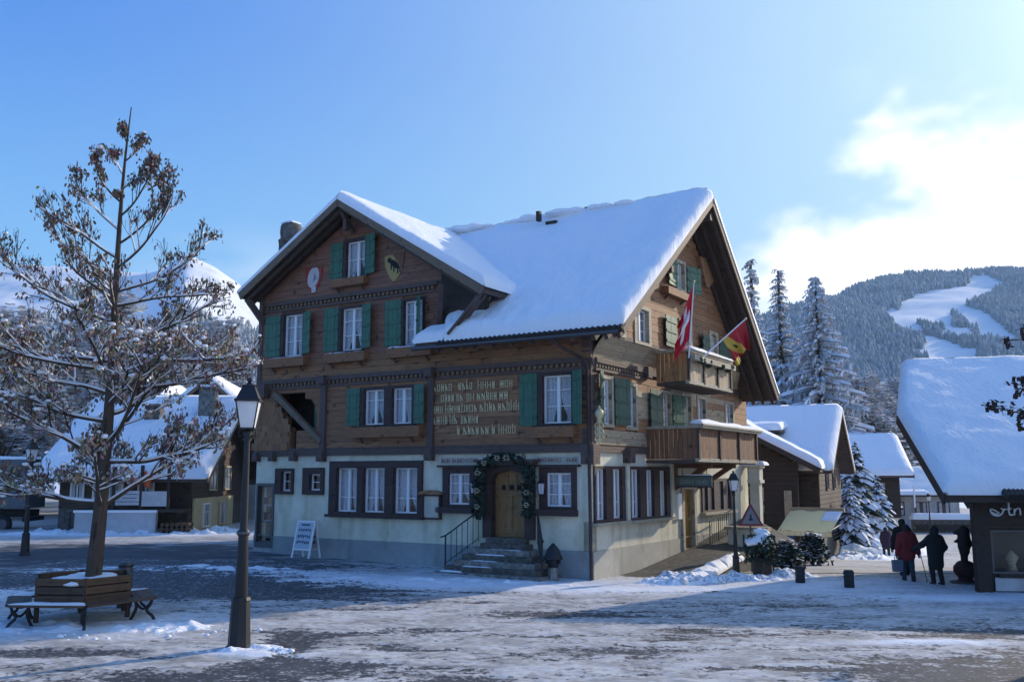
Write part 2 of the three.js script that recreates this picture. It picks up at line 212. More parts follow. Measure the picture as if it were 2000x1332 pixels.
function sheet(name, x0, x1, z0, z1, nx, nz, W, H, fine, skip) {
  const xs = Array.from({ length: nx + 1 }, (_, i) => mix(x0, x1, i / nx)), zs = Array.from({ length: nz + 1 }, (_, i) => mix(z0, z1, i / nz));
  const pos = [], uv = [], idx = [];
  for (let j = 0; j <= nz; j++) for (let i = 0; i <= nx; i++) { const x = xs[i], z = zs[j]; let y = groundY(x, z); { const [s, c] = cover(x, z, false), inside = Math.min(x - PL[0], PL[1] - x, z - PL[3], PL[2] - z); const e = fine ? sm(0, 1, inside) : 1; const k = sm(.3, .62, s); y += e * k * (.02 + (fine ? .035 * (fbm(x * 3.3, z * 3.3, 3, 101) - .4) + .09 * Math.max(0, c - .3) * fbm(x * 1.7, z * 1.7, 3, 103) * 1.4 + .018 * (vn(x * 9, z * 9, 105) - .5) : 0)) ; if (!fine) y -= .0; } pos.push(x, y, z); uv.push((x - x0) / (x1 - x0), (z - z0) / (z1 - z0)); }
  for (let j = 0; j < nz; j++) for (let i = 0; i < nx; i++) { if (skip && skip((xs[i] + xs[i + 1]) / 2, (zs[j] + zs[j + 1]) / 2)) continue; const a = j * (nx + 1) + i, b = a + 1, c = a + nx + 1, dd = c + 1; idx.push(a, b, dd, a, dd, c); }
  const g = new THREE.BufferGeometry(); g.setAttribute('position', new THREE.Float32BufferAttribute(pos, 3)); g.setAttribute('uv', new THREE.Float32BufferAttribute(uv, 2)); g.setIndex(idx.reverse()); g.computeVertexNormals();
  if (g.attributes.normal.getY(0) < 0) { idx.reverse(); for (let i = 0; i < idx.length; i += 3) { } g.setIndex(idx); g.computeVertexNormals(); }
  const map = tex(W, H, (u, v) => { const c = groundColour(mix(x0, x1, u), mix(z0, z1, v), fine); return [toS(c[0]), toS(c[1]), toS(c[2])]; }); map.wrapS = map.wrapT = THREE.ClampToEdgeWrapping;
  const rough = tex(512, 512, (u, v) => { const [s] = cover(mix(x0, x1, u), mix(z0, z1, v), false); const r = mix(.7, .85, sm(.25, .6, s)); return [r, r, r]; }, 1, 1, false); rough.wrapS = rough.wrapT = THREE.ClampToEdgeWrapping;
  return structure(name, g, new THREE.MeshPhysicalMaterial({ map, roughnessMap: rough, roughness: 1, specularIntensity: .5 }));
}
const PL = [-16, 16, -8, -34];
sheet('plaza', PL[0], PL[1], PL[3], PL[2], 320, 260, 2048, 1664, true);
sheet('village_ground', -64, 64, -138, 18, 128, 156, 1536, 1872, false, (x, z) => x > PL[0] && x < PL[1] && z < PL[2] && z > PL[3]);
{ // open snowfields out to the foot of the mountains
  const g = new THREE.PlaneGeometry(5000, 3400, 60, 60); g.rotateX(-Math.PI / 2); g.translate(0, -2.6, -1100); structure('snowfield', uvm(g), M.snow);
}

// ---------------------------------------------------------------- the inn
const inn = thing('chalet_inn', 'large brown timber chalet with green shutters and snowy roof on the corner', 'chalet', HOUSE_POS, HOUSE_TURN);
const F = { turn: 0 }, S = { turn: Math.PI / 2 };
// point (along, up, out) of a facade to inn coordinates
const on = (fr, u, v, w) => fr === F ? [u, v, w] : [w, v, -u];
function place(o, fr, u, v, w) { o.position.set(...on(fr, u, v, w)); o.rotation.y = fr.turn; return o; }
const holes = { F0: [], F1: [], S0: [], S1: [], S2: [] };
const R0 = rng(7);
function sub(name, parent) { const g = new THREE.Group(); g.name = name; parent.add(g); return g; }
// a casement window in an opening (u0,v0)-(u1,v1), w = plane of the facade
function casement(owner, fr, u0, v0, u1, v1, w, o = {}) {
  const W = u1 - u0, Ht = v1 - v0, g = sub('window', owner); place(g, fr, (u0 + u1) / 2, v0, w);
  const b = .055, bars = [], leaves = o.leaves ?? 2, frM = o.frame ?? M.white, dz = -.10;
  bars.push(box(W, b, .07, 0, b / 2, dz), box(W, b, .07, 0, Ht - b / 2, dz), box(b, Ht - 2 * b, .07, -W / 2 + b / 2, Ht / 2, dz), box(b, Ht - 2 * b, .07, W / 2 - b / 2, Ht / 2, dz));
  if (leaves === 2) bars.push(box(.11, Ht - 2 * b, .09, 0, Ht / 2, dz));
  for (const q of o.mid ?? [.36, .7]) for (const s of leaves === 2 ? [-1, 1] : [0]) { const ww = leaves === 2 ? W / 2 - b - .055 : W - 2 * b; bars.push(box(ww, .028, .04, leaves === 2 ? s * (.055 + ww / 2) : 0, Ht * q, dz)); }
  part('sash', bars, frM, g);
  for (const s of leaves === 2 ? [-1, 1] : [0]) { const ww = leaves === 2 ? W / 2 - b - .055 : W - 2 * b; const p = new THREE.PlaneGeometry(ww, Ht - 2 * b); p.translate(leaves === 2 ? s * (.055 + ww / 2) : 0, Ht / 2, dz - .012); part('pane', p, M.glass, g); }
  if (o.curtain !== false) for (const s of [-1, 1]) { // lace curtain, drawn aside at the bottom
    const nx = 14, ny = 8, q = new THREE.PlaneGeometry(1, 1, nx, ny), p = q.attributes.position, gap = (o.gap ?? .30) * (.5 + 1.1 * hsh(Math.round(u0 * 50), Math.round(v0 * 50), 3)), sd = R0() * 9;
    for (let i = 0; i < p.count; i++) { const a = p.getX(i) + .5, t = p.getY(i) + .5; const k = 1 - gap * 1.5 * Math.pow(sm(.62, .0, t), 1.2) * (.85 + .3 * R0()); p.setXYZ(i, s * (W / 2 - a * (W / 2) * k), .05 + t * (Ht - .06), dz - .09 + .022 * Math.sin(a * 22 + sd) - .004 * s); }
    q.computeVertexNormals(); part('curtain', q, M.curtain, g);
  }
  return g;
}
// dark timber surround: outer rectangle with openings, standing proud of the wall
function surround(owner, fr, outer, opens, w, mat = M.trim, depth = .12, back = .16) { const g = slab(rect(...outer), depth + back, opens.map(o => rect(...o)), -back); const m = part('window_frame', g, mat, owner); place(m, fr, 0, 0, w); return m; }
function shutter(owner, fr, u0, v0, u1, v1, w, ang = 0, hinge = 'r', mat = M.green) {
  const W = u1 - u0, Ht = v1 - v0, gs = [], n = 4, sgn = hinge === 'r' ? -1 : 1;
  for (let i = 0; i < n; i++) gs.push(box(W / n - .008, Ht, .028, sgn * (W / n) * (i + .5), Ht / 2, (i % 2) * .004, true, i));
  const g = sub('shutter', owner); place(g, fr, hinge === 'r' ? u1 : u0, v0, w + .06); g.rotation.y += ang * -sgn;
  part('shutter_boards', gs, mat, g);
  for (const q of [.17, .5, .83]) part('batten', box(W - .06, .085, .03, sgn * W / 2, Ht * q, .03), mat, g);
  return g;
}
function flowerBox(owner, fr, u0, v0, u1, v1, w, snow = true) {
  const W = u1 - u0, Ht = v1 - v0, g = sub('flower_box', owner); place(g, fr, (u0 + u1) / 2, v0, w);
  part('box_board', [box(W, Ht * .62, .03, 0, Ht * .62, .30), box(.03, Ht * .62, .28, -W / 2 + .015, Ht * .62, .15), box(.03, Ht * .62, .28, W / 2 - .015, Ht * .62, .15), box(W - .06, .03, .28, 0, Ht * .33, .15)], M.planks[4], g);
  for (const k of [-.36, .36]) part('bracket', beam([W * k, 0, .03], [W * k, Ht * .32, .22], .06, .07), M.beam, g);
  const gs = [], r = rng(Math.round(u0 * 100)); for (let i = 0; i < W * 5; i++) { const q = lump(.075 + .05 * r(), i + 3, .55, 1); q.translate((r() - .5) * (W - .15), Ht * .9, .15 + (r() - .5) * .14); gs.push(q); }
  part('evergreen_filling', gs, M.fir, g, 'stuff');
  if (snow) part('snow', snowQuad([-W / 2 + .04, Ht * .92, .27], [W / 2 - .3 * r() - .04, Ht * .92, .27], [W / 2 - .1, Ht * .94, .04], [-W / 2 + .04, Ht * .94, .04], .05, 14, 4, 3 + u0, .05, .08), M.snowFine, g);
}
// --- openings of the front, ground floor
const trip = [[-10.70, 1.90, -9.66, 3.50], [-9.38, 1.90, -8.34, 3.50], [-7.95, 1.90, -6.85, 3.50]];
surround(inn, F, [-11.05, 1.80, -6.66, 3.76], trip, 0); trip.forEach(o => casement(inn, F, ...o, 0, { mid: [.33] })); holes.F0.push([-11.0, 1.85, -6.71, 3.71]);
part('window_sill', box(4.6, .1, .26, -8.85, 1.75, .08), M.trim, inn);
for (const [o, c] of [[[-5.78, 2.08, -4.46, 3.50], [-5.53, 2.25, -4.64, 3.30]], [[-1.88, 2.08, -.52, 3.50], [-1.62, 2.25, -.70, 3.32]]]) {
  surround(inn, F, o, [c], 0, M.trim, .07, .12); casement(inn, F, ...c, .03, { mid: [.36, .68] }); holes.F0.push([o[0] + .05, o[1] + .05, o[2] - .05, o[3] - .05]);
  part('window_cap', box(o[2] - o[0] + .3, .07, .26, (o[0] + o[2]) / 2, o[3] + .05, .08), M.trim, inn);
  part('sill_box', [box(o[2] - o[0] + .1, .20, .24, (o[0] + o[2]) / 2, o[1] - .02, .16)], M.trim, inn);
}
for (const [o, c] of [[[-13.95, 2.50, -12.98, 3.50], [-13.62, 2.62, -13.08, 3.38]], [[-12.46, 2.50, -11.37, 3.52], [-12.10, 2.66, -11.52, 3.28]]]) { surround(inn, F, o, [c], 0, M.trim, .1); casement(inn, F, ...c, 0, { leaves: 1, mid: [.5], curtain: false }); holes.F0.push([o[0] + .04, o[1] + .04, o[2] - .04, o[3] - .04]); }
{ // shop window at the far left end with goods inside
  surround(inn, F, [-15.02, .42, -14.02, 2.92], [[-14.93, .62, -14.12, 2.82]], 0, M.zinc, .05); casement(inn, F, -14.93, .62, -14.12, 2.82, 0, { leaves: 1, mid: [.36], frame: M.zinc, curtain: false }); holes.F0.push([-14.98, .46, -14.06, 2.88]);
  const g = sub('shop_display', inn); g.position.set(-14.5, .7, -.35); for (const y of [.1, .75, 1.35]) part('shelf', box(.85, .03, .3, 0, y, 0), M.whitewash, g);
  const cs = [[.05, .06, .09], [.3, .12, .05], [.5, .5, .5], [.08, .1, .2]]; const r = rng(5); for (let i = 0; i < 8; i++) part('goods', box(.14 + .1 * r(), .2 + .2 * r(), .12, -.3 + .2 * (i % 4), (i < 4 ? .9 : 1.52), 0), std(cs[i % 4]), g);
}
{ // door with three small lights in a deep dark surround
  const c = -3.05; holes.F0.push([-3.85, 1.22, -2.25, 3.45]);
  part('door_surround', slab([[-4.05, 1.18], [-3.70, 1.18], [-3.70, 3.12], [-3.56, 3.32], [c, 3.42], [-2.54, 3.32], [-2.40, 3.12], [-2.40, 1.18], [-2.05, 1.18], [-2.05, 3.66], [-4.05, 3.66]], .36, [], -.22), M.trim, inn);
  part('door_cap', [box(2.36, .09, .52, c, 3.72, .18), box(2.16, .08, .42, c, 3.635, .18)], M.beam, inn);
  const d = sub('door', inn); d.position.set(c, 1.22, -.15); const pl = [];
  for (let i = 0; i < 8; i++) part('door_board', box(.160, 2.2, .045, -.567 + .162 * i, 1.10, 0, true, i * .7), M.doorWood, d);
  part('door_rail', [box(1.1, .13, .05, 0, 1.42, .035), box(1.1, .2, .05, 0, .1, .035), box(.1, 1.3, .05, 0, .7, .03, true), box(.09, .55, .05, -.17, 1.78, .03, true), box(.09, .55, .05, .17, 1.78, .03, true)], M.doorWood, d);
  for (const x of [-.3, 0, .3]) part('door_light', box(.15, .17, .03, x, 1.62, .04), M.dark, d);
  part('door_handle', rod([.43, 1.0, .05], [.43, 1.12, .10], .02), M.gold, d);
  part('threshold', box(1.5, .2, .7, c, 1.12, -.05), M.darkStone, inn);
}
// --- front, first floor
for (const c of [[-9.45, 5.08, -8.47, 6.38], [-8.10, 5.08, -7.18, 6.38]]) { casement(inn, F, ...c, 0, { mid: [.7], gap: .25 }); }
surround(inn, F, [-9.62, 4.98, -7.02, 6.48], [[-9.45, 5.08, -8.47, 6.38], [-8.10, 5.08, -7.18, 6.38]], 0, M.trim, .09); holes.F1.push([-9.58, 5.02, -7.06, 6.44]);
shutter(inn, F, -10.28, 5.06, -9.62, 6.46, .04, .0, 'r'); shutter(inn, F, -7.04, 5.06, -6.42, 6.46, .06, .32, 'l');
surround(inn, F, [-1.90, 4.80, -.52, 6.60], [[-1.74, 4.91, -.66, 6.48]], 0, M.trim, .09); casement(inn, F, -1.74, 4.91, -.66, 6.48, 0, { mid: [.36, .7] }); holes.F1.push([-1.86, 4.84, -.56, 6.56]);
shutter(inn, F, -2.60, 4.85, -1.92, 6.58, .04, .0, 'r'); shutter(inn, F, -.58, 4.86, -.06, 6.58, .08, .5, 'l');
flowerBox(inn, F, -9.92, 4.42, -6.62, 5.02, .05, false); flowerBox(inn, F, -2.06, 4.28, -.44, 4.84, .05, false);
// --- front, second floor of the wing
for (const [c, sl, sr, op] of [[[-13.78, 7.93, -12.72, 9.60], [-14.78, 7.95, -13.92, 9.62], [-12.66, 7.95, -12.02, 9.60], .35], [[-10.68, 7.93, -9.62, 9.57], [-11.55, 7.95, -10.80, 9.64], [-9.58, 7.95, -8.94, 9.62], .35], [[-7.62, 7.93, -6.74, 9.57], [-8.48, 7.95, -7.70, 9.64], [-6.98, 7.92, -6.42, 9.66], .7]]) {
  surround(inn, F, [c[0] - .13, c[1] - .1, c[2] + .1, c[3] + .1], [c], 0, M.trim, .09); casement(inn, F, ...c, 0, { mid: [.36, .7] }); holes.F1.push([c[0] - .09, c[1] - .06, c[2] + .06, c[3] + .06]);
  shutter(inn, F, ...sl, .04, 0, 'r'); shutter(inn, F, ...sr, .06, op, 'l');
}
flowerBox(inn, F, -14.45, 7.30, -12.35, 7.88, .05); flowerBox(inn, F, -11.3, 7.30, -9.25, 7.86, .05); flowerBox(inn, F, -8.2, 7.30, -6.15, 7.86, .05);
{ const c = [-10.52, 10.74, -9.47, 12.18]; surround(inn, F, [c[0] - .14, c[1] - .1, c[2] + .1, c[3] + .12], [c], 0, M.trim, .09); casement(inn, F, ...c, 0, { mid: [.5] }); holes.F1.push([c[0] - .1, c[1] - .06, c[2] + .06, c[3] + .08]); shutter(inn, F, -11.3, 10.8, -10.66, 12.2, .04, 0, 'r'); shutter(inn, F, -9.5, 10.78, -8.86, 12.3, .07, .25, 'l'); flowerBox(inn, F, -11.05, 10.24, -9.35, 10.72, .05); }
const loggia = [[-14.0, 6.45], [-12.5, 6.45], [-12.5, 6.2], [-12.2, 6.15], [-11.95, 5.9], [-11.85, 5.4], [-11.9, 4.95], [-12.9, 4.95], [-12.9, 4.2], [-13.2, 4.2], [-13.2, 5.1], [-13.45, 5.15], [-13.45, 5.55], [-13.65, 5.6]].reverse();
// --- side facade openings (u runs back from the corner)
const s0 = [[.22, 1.84, .92, 3.44], [1.42, 1.84, 2.12, 3.44], [2.82, 1.80, 3.54, 3.44], [4.08, 1.80, 4.74, 3.42], [5.27, 1.78, 5.90, 3.40]];
surround(inn, S, [.10, 1.74, 2.36, 3.54], s0.slice(0, 2), 0, M.trim, .06); surround(inn, S, [2.66, 1.72, 6.2, 3.54], s0.slice(2), 0, M.trim, .06); s0.forEach(o => casement(inn, S, ...o, 0, { mid: [.33] }));
holes.S0.push([.14, 1.78, 2.32, 3.50], [2.70, 1.76, 6.16, 3.50]);
const side = (name, g, m) => { const q = part(name, g, m, inn); q.rotation.y = S.turn; return q; };
side('window_sill', [box(2.5, .1, .26, 1.25, 1.70, .08), box(3.8, .1, .26, 4.45, 1.68, .08)], M.creamFrame);
side('pilaster', [box(.22, 1.95, .12, 2.51, 2.72, .05), box(.26, 2.0, .12, 6.38, 2.7, .05)], M.plaster);
const s3 = [[9.66, 1.83, 10.1, 2.95], [10.3, 1.83, 10.85, 2.97], [11.45, 1.82, 11.95, 2.98], [12.35, 1.81, 12.85, 3.06]];
surround(inn, S, [9.5, 1.76, 13.1, 3.1], s3, 0, M.trim, .06); s3.forEach(o => casement(inn, S, ...o, 0, { mid: [.33], leaves: 1 })); holes.S0.push([9.54, 1.80, 13.06, 3.06]); side('window_sill', box(3.9, .1, .28, 11.3, 1.71, .1), M.creamFrame);
holes.S0.push([7.5, .46, 8.52, 2.7]);
side('door_frame', slab([[7.3, .44], [7.5, .44], [7.5, 2.7], [8.52, 2.7], [8.52, .44], [8.74, .44], [8.74, 2.9], [7.3, 2.9]], .3, [], -.2), M.creamFrame);
{ const d = sub('side_door', inn); d.rotation.y = S.turn; for (let i = 0; i < 6; i++) part('door_board', box(.165, 2.24, .05, 7.585 + .17 * i, 1.58, -.14, true, i), wood([.70, .36, .06], { roughness: .5 }), d); part('door_handle', rod([8.36, 1.5, -.1], [8.36, 1.62, -.06], .02), M.gold, d); }
// first floor side
for (const c of [[.82, 4.9, 1.4, 6.38], [2.62, 4.88, 3.3, 6.3], [5.7, 4.95, 6.4, 6.25], [7.75, 4.95, 8.5, 6.3], [9.3, 4.95, 10.1, 6.3], [12.6, 4.95, 13.5, 6.3]]) { surround(inn, S, [c[0] - .14, c[1] - .1, c[2] + .14, c[3] + .12], [c], 0, M.creamFrame, .08); casement(inn, S, ...c, 0, { mid: [.36, .7] }); holes.S1.push([c[0] - .1, c[1] - .06, c[2] + .1, c[3] + .08]); }
shutter(inn, S, .20, 4.88, .70, 6.60, .06, .25, 'r', M.greenDark); shutter(inn, S, 1.55, 4.9, 2.5, 6.46, .05, .12, 'l', M.greenDark); shutter(inn, S, 4.3, 4.95, 5.58, 6.3, .05, .05, 'r', M.greenDark); shutter(inn, S, 6.52, 5.05, 7.4, 6.25, .05, .2, 'l');
// second floor side (wall stands .45 out)
for (const c of [[.8, 7.86, 1.4, 8.4], [2.5, 7.8, 3.5, 8.95], [6.55, 7.85, 7.45, 9.0], [10.95 - 1.2, 7.85, 10.4, 8.95]]) { surround(inn, S, [c[0] - .2, c[1] - .1, c[2] + .2, c[3] + .14], [c], .45, M.creamFrame, .09); casement(inn, S, ...c, .45, { mid: [.36, .7] }); holes.S2.push([c[0] - .15, c[1] - .06, c[2] + .15, c[3] + .1]); }
shutter(inn, S, 4.8, 7.9, 5.95, 9.05, .5, .05, 'r'); shutter(inn, S, 8.4, 7.9, 9.45, 8.8, .5, .1, 'r', M.greenDark); shutter(inn, S, 10.6, 7.85, 11.7, 8.8, .5, .1, 'l', M.greenDark);
{ const c = [6.35, 10.3, 7.0, 11.3]; surround(inn, S, [c[0] - .16, c[1] - .1, c[2] + .16, c[3] + .12], [c], .45, M.creamFrame, .09); casement(inn, S, ...c, .45, { mid: [.5] }); holes.S2.push([c[0] - .1, c[1] - .06, c[2] + .1, c[3] + .08]); shutter(inn, S, 5.1, 10.25, 6.18, 11.35, .5, .1, 'r'); shutter(inn, S, 7.18, 10.25, 8.1, 11.3, .5, .25, 'l'); flowerBox(inn, S, 4.7, 9.66, 6.75, 10.1, .5); }
// --- masonry walls
const B = -15.1, Lb = 15.4;
const rr = list => list.map(q => q.length === 4 ? rect(...q) : q);
part('plaster_wall', slab(rect(B, .89, 0, 3.98), .3, rr(holes.F0.map(h => [h[0], Math.max(h[1], .895), h[2], h[3]])), -.3), M.plaster, inn);
part('plinth', slab([[B, -.6], [0.02, -.6], [0.02, .885], [-2.33, .885], [-2.33, .87], [-3.76, .87], [-3.76, .885], [-14.06, .885], [-14.06, .46], [-14.98, .46], [-14.98, .885], [B, .885]], .33, [], -.3), M.plinth, inn);
side('plaster_wall', slab(rect(.3, .89, Lb, 3.98), .3, rr(holes.S0.map(h => [h[0] < .3 ? .305 : h[0], Math.max(h[1], .895), h[2], h[3]])), -.3), M.plaster);
side('plaster_wall', slab(rect(0, .89, .3, 1.79), .3, [], -.3), M.plaster);
side('plinth', slab([[.03, -1.6], [Lb, -1.6], [Lb, .885], [8.52, .885], [8.52, .46], [7.5, .46], [7.5, .885], [.03, .885]], .335, [], -.3), M.sidePlinth);
part('plaster_wall', [box2(B, -.6, -Lb, B + .3, 3.98, -.3), box2(B + .3, -.6, -Lb, -.3, 3.98, -Lb + .3)], M.plaster, inn);
part('floor_slab', [box2(B + .32, .5, -Lb + .3, -.32, .8, -.32), box2(B + .32, 3.7, -Lb + .3, -.32, 3.95, -.32), box2(B + .3, 6.7, -Lb + .3, -.3, 6.9, -1.6), box2(B + .3, 9.6, -Lb + .3, -.3, 9.75, -1)], M.dark, inn);
// --- timber walls: a backing, then boards laid course by course round the openings
const gableF = [[B, 4.0], [0, 4.0], [0, 7.95], [-5.9, 7.95], [-5.9, 10.65], [-10.14, 13.28], [B, 10.5]];
const gableS1 = [[.22, 4.0], [Lb, 4.0], [Lb, 7.3], [.22, 7.3]];
const gableS2 = [[.2, 7.72], [14.6, 7.72], [14.6, 7.0], [14.9, 6.9], [7.2, 13.45], [.0, 8.1]];
function inside(p, x, y) { let c = false; for (let i = 0, j = p.length - 1; i < p.length; j = i++) if ((p[i][1] > y) !== (p[j][1] > y) && x < (p[j][0] - p[i][0]) * (y - p[i][1]) / (p[j][1] - p[i][1]) + p[i][0]) c = !c; return c; }
function boards(wall, poly, cuts, v0, v1, h, mats, seed, tilt = .02) {
  const r = rng(seed), xs = poly.map(p => p[0]), xa = Math.min(...xs), xb = Math.max(...xs);
  for (let v = v0; v < v1 - .01; v += h) {
    const hh = Math.min(h, v1 - v), ym = v + hh / 2; let st = null;
    const ok = x => inside(poly, x, ym) && inside(poly, x, Math.min(v1 - .01, v + hh * .9)) && !cuts.some(q => inside(q, x, ym) || inside(q, x, v + hh * .1) || inside(q, x, v + hh * .9));
    const put = (a, b) => { if (b - a < .06) return; // long runs are jointed
      const n = Math.max(1, Math.round((b - a) / (3.6 + r() * 2))); for (let i = 0; i < n; i++) { const p = a + (b - a) * i / n, q = a + (b - a) * (i + 1) / n; const g = box(q - p - .004, hh - .009, .05, 0, 0, 0, false, r() * 7); g.rotateX(-tilt + (r() - .5) * .012); g.translate((p + q) / 2, ym, .022 + .006 * r()); part('board', g, mats[Math.floor(r() * mats.length)], wall); } };
    for (let x = xa - .01; x <= xb + .02; x += .02) { const k = ok(x); if (k && st === null) st = x; if (!k && st !== null) { put(st, x); st = null; } }
  }
}
const wf = part('timber_wall', slab(gableF, .22, [...holes.F1.map(h => rect(...h)), loggia], -.22), M.planks[3], inn);
const cutF = [...holes.F1.map(h => rect(...h)), loggia];
boards(wf, gableF, cutF, 4.22, 6.66, .246, M.planks, 11); boards(wf, gableF, cutF, 6.98, 7.754, .258, M.planks, 12); boards(wf, gableF, cutF, 7.754, 9.82, .258, M.brownPlanks, 16); boards(wf, gableF, cutF, 10.1, 13.3, .26, M.brownPlanks, 13);
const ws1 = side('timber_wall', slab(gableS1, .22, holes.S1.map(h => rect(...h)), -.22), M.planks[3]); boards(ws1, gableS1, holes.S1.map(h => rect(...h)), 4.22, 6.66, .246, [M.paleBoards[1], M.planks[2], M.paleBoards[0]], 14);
const ws2 = side('timber_wall', slab(gableS2, .22, holes.S2.map(h => rect(...h)), .23), M.planks[3]); { const g = new THREE.Group(); g.position.z = .45; const q = part('x', box(.01, .01, .01), M.dark, ws2); ws2.remove(q); const wl = side('board_cladding', box(.2, .02, .02, 7, 7.8, .46), M.planks[0]); const cs = holes.S2.map(h => rect(...h)); boards(wl, gableS2, cs, 7.0, 13.4, .26, [M.planks[1], M.planks[0], M.planks[4], M.planks[2]], 15); for (const b of wl.children) b.position.z = .45; }
part('timber_wall', [box2(B, 3.98, -Lb, B + .2, 10.4, -.22), box2(B + .2, 3.98, -Lb, -.2, 7.2, -Lb + .2)], M.planks[3], inn);
{ // the flared cove under the jettied gable
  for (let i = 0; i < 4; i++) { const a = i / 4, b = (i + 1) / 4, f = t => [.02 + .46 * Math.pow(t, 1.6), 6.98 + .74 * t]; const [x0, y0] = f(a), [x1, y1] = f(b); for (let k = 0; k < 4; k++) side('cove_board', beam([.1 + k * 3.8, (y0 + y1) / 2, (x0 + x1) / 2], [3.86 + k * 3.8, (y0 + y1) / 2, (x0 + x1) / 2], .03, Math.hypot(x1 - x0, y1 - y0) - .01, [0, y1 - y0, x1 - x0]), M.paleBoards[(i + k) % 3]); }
  side('cove_beam', [box(15.2, .14, .14, 7.7, 7.76, .44), box(15.3, .2, .12, 7.65, 6.9, .03)], M.beam);
}
// --- beams, string courses with dentils, posts
function course(fr, u0, u1, v, w) { const g = sub('string_course', inn); place(g, fr, 0, 0, 0); part('course_beam', [box(u1 - u0, .16, .14, (u0 + u1) / 2, v + .15, w + .05), box(u1 - u0, .09, .10, (u0 + u1) / 2, v - .14, w + .03)], M.beam, g); const d = []; for (let u = u0 + .1; u < u1 - .05; u += .21) d.push(box(.10, .11, .08, u, v + .0, w + .03)); part('dentils', d, M.fascia, g, 'stuff'); }
course(F, -14.9, -11.6, 6.78, .03); course(F, -11.3, -6.5, 6.78, .03); course(F, -6.1, -.2, 6.78, .03); course(F, -14.8, -6.05, 9.95, .03); course(S, .2, 4.2, 6.78, .03);
part('sill_beam', [box(15.2, .22, .16, -7.55, 4.08, .03), box(15.1, .07, .1, -7.55, 4.23, .03)], M.beam, inn); side('sill_beam', [box(15.2, .2, .16, 7.7, 4.08, .03)], M.beam);
for (const u of [-11.45, -6.3]) { part('wall_post', box(.26, 3.0, .2, u, 5.5, .06, true), M.beam, inn); part('beam_end', box(.3, .42, .34, u, 3.96, .12), M.beam, inn); part('beam_end', box(.34, .34, .4, u, 6.86, .14), M.beam, inn); }
for (const u of [-15.0, -14.1, -12.95]) part('beam_end', box(.26, .36, .3, u, 3.96, .1), M.beam, inn);
part('corner_post', [box(.34, 4.0, .34, -.12, 6.0, -.12, true), box(.46, .62, .46, -.06, 3.9, -.06)], M.beam, inn);
side('beam_end', box(.4, .5, .34, 2.5, 3.9, .12), M.beam); side('beam_end', box(.34, .4, .3, 4.2, 6.88, .1), M.beam);
part('wing_corner_post', [box(.22, 6.4, .24, B + .02, 7.3, -.02, true), box(.7, .55, .5, -14.75, 6.55, .16)], M.beam, inn);
part('brace', beam([-14.0, 6.45, .22], [-11.5, 4.5, .1], .2, .22), M.fascia, inn);
{ // loggia: floor, back wall and a half-open shutter
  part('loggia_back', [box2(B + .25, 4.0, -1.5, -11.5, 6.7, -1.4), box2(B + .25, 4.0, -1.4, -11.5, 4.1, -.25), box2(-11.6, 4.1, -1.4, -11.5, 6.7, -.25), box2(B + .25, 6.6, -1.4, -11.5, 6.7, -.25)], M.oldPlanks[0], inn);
  shutter(inn, F, -12.4, 4.95, -11.9, 6.0, -.55, .2, 'r'); 
  // shingled apron at the far left
  const r = rng(31); for (let row = 0; row < 9; row++) { const t = row / 9; for (let i = 0; i < 5; i++) { const x0 = B - .32 * (1 - t) * .6 + .02, x1 = -13.25, w = (x1 - x0) / 5, xx = x0 + w * (i + .5 + (row % 2) * .3 - .15); if (row > 4 && xx > -13.7 - (row - 5) * .14) continue; const g = box(w - .012, .30, .03, xx, 4.35 + row * .235, .085 + .012 * r(), true, r() * 5); part('shingle', g, M.planks[(i + row * 2) % 5], inn); } }
}
// --- roofs
const ridge = [13.85, -7.2], eF = [7.75, 1.05], eB = [6.72, -14.9], xR = 1.65, xL = -15.9;
const lerpF = z => mix(eF[0], ridge[0], (eF[1] - z) / (eF[1] - ridge[1]));
const T = .2, roof = part('roof', [plate([-6.3, eF[0], eF[1]], [xR, eF[0], eF[1]], [xR, ridge[0], ridge[1]], [-6.3, ridge[0], ridge[1]], T), plate([xL, lerpF(-1.6), -1.6], [-6.3, lerpF(-1.6), -1.6], [-6.3, ridge[0], ridge[1]], [xL, ridge[0], ridge[1]], T), plate([xR, eB[0], eB[1]], [xL, eB[0], eB[1]], [xL, ridge[0], ridge[1]], [xR, ridge[0], ridge[1]], T)], M.soffit, inn);
const wr = [-10.14, 13.62], wL = [-15.35, 10.5], wR = [-3.5, 9.5], zf = 1.0;
part('wing_roof', [plate([wL[0], wL[1], zf], [wr[0], wr[1], zf], [wr[0], wr[1], -7], [wL[0], wL[1], -7], T), plate([wr[0], wr[1], zf], [wR[0], wR[1], zf], [wR[0], wR[1], -1.6], [wr[0], wr[1], -7.2], T)], M.soffit, inn);
part('roof_snow', snowQuad([-5.0, eF[0], eF[1] + .1], [xR + .08, eF[0], eF[1] + .1], [xR + .08, ridge[0], ridge[1]], [-10.6, ridge[0], ridge[1]], .46, 90, 70, 1, .15, .4, [0, 1, 0], 'ridge'), M.snow, roof);
part('roof_snow', snowQuad([-12.5, lerpF(-3), -3], [-9.6, lerpF(-3), -3], [-10.2, ridge[0], ridge[1]], [-15.9, ridge[0], ridge[1]], .42, 24, 24, 2, .08, .4, [0, 1, 0], 'ridge'), M.snow, roof);
part('roof_snow', snowQuad([xR + .08, eB[0], eB[1] - .1], [xL, eB[0], eB[1] - .1], [xL, ridge[0], ridge[1]], [xR + .08, ridge[0], ridge[1]], .44, 40, 30, 3, .08, .4, [0, 1, 0], 'ridge'), M.snow, roof);
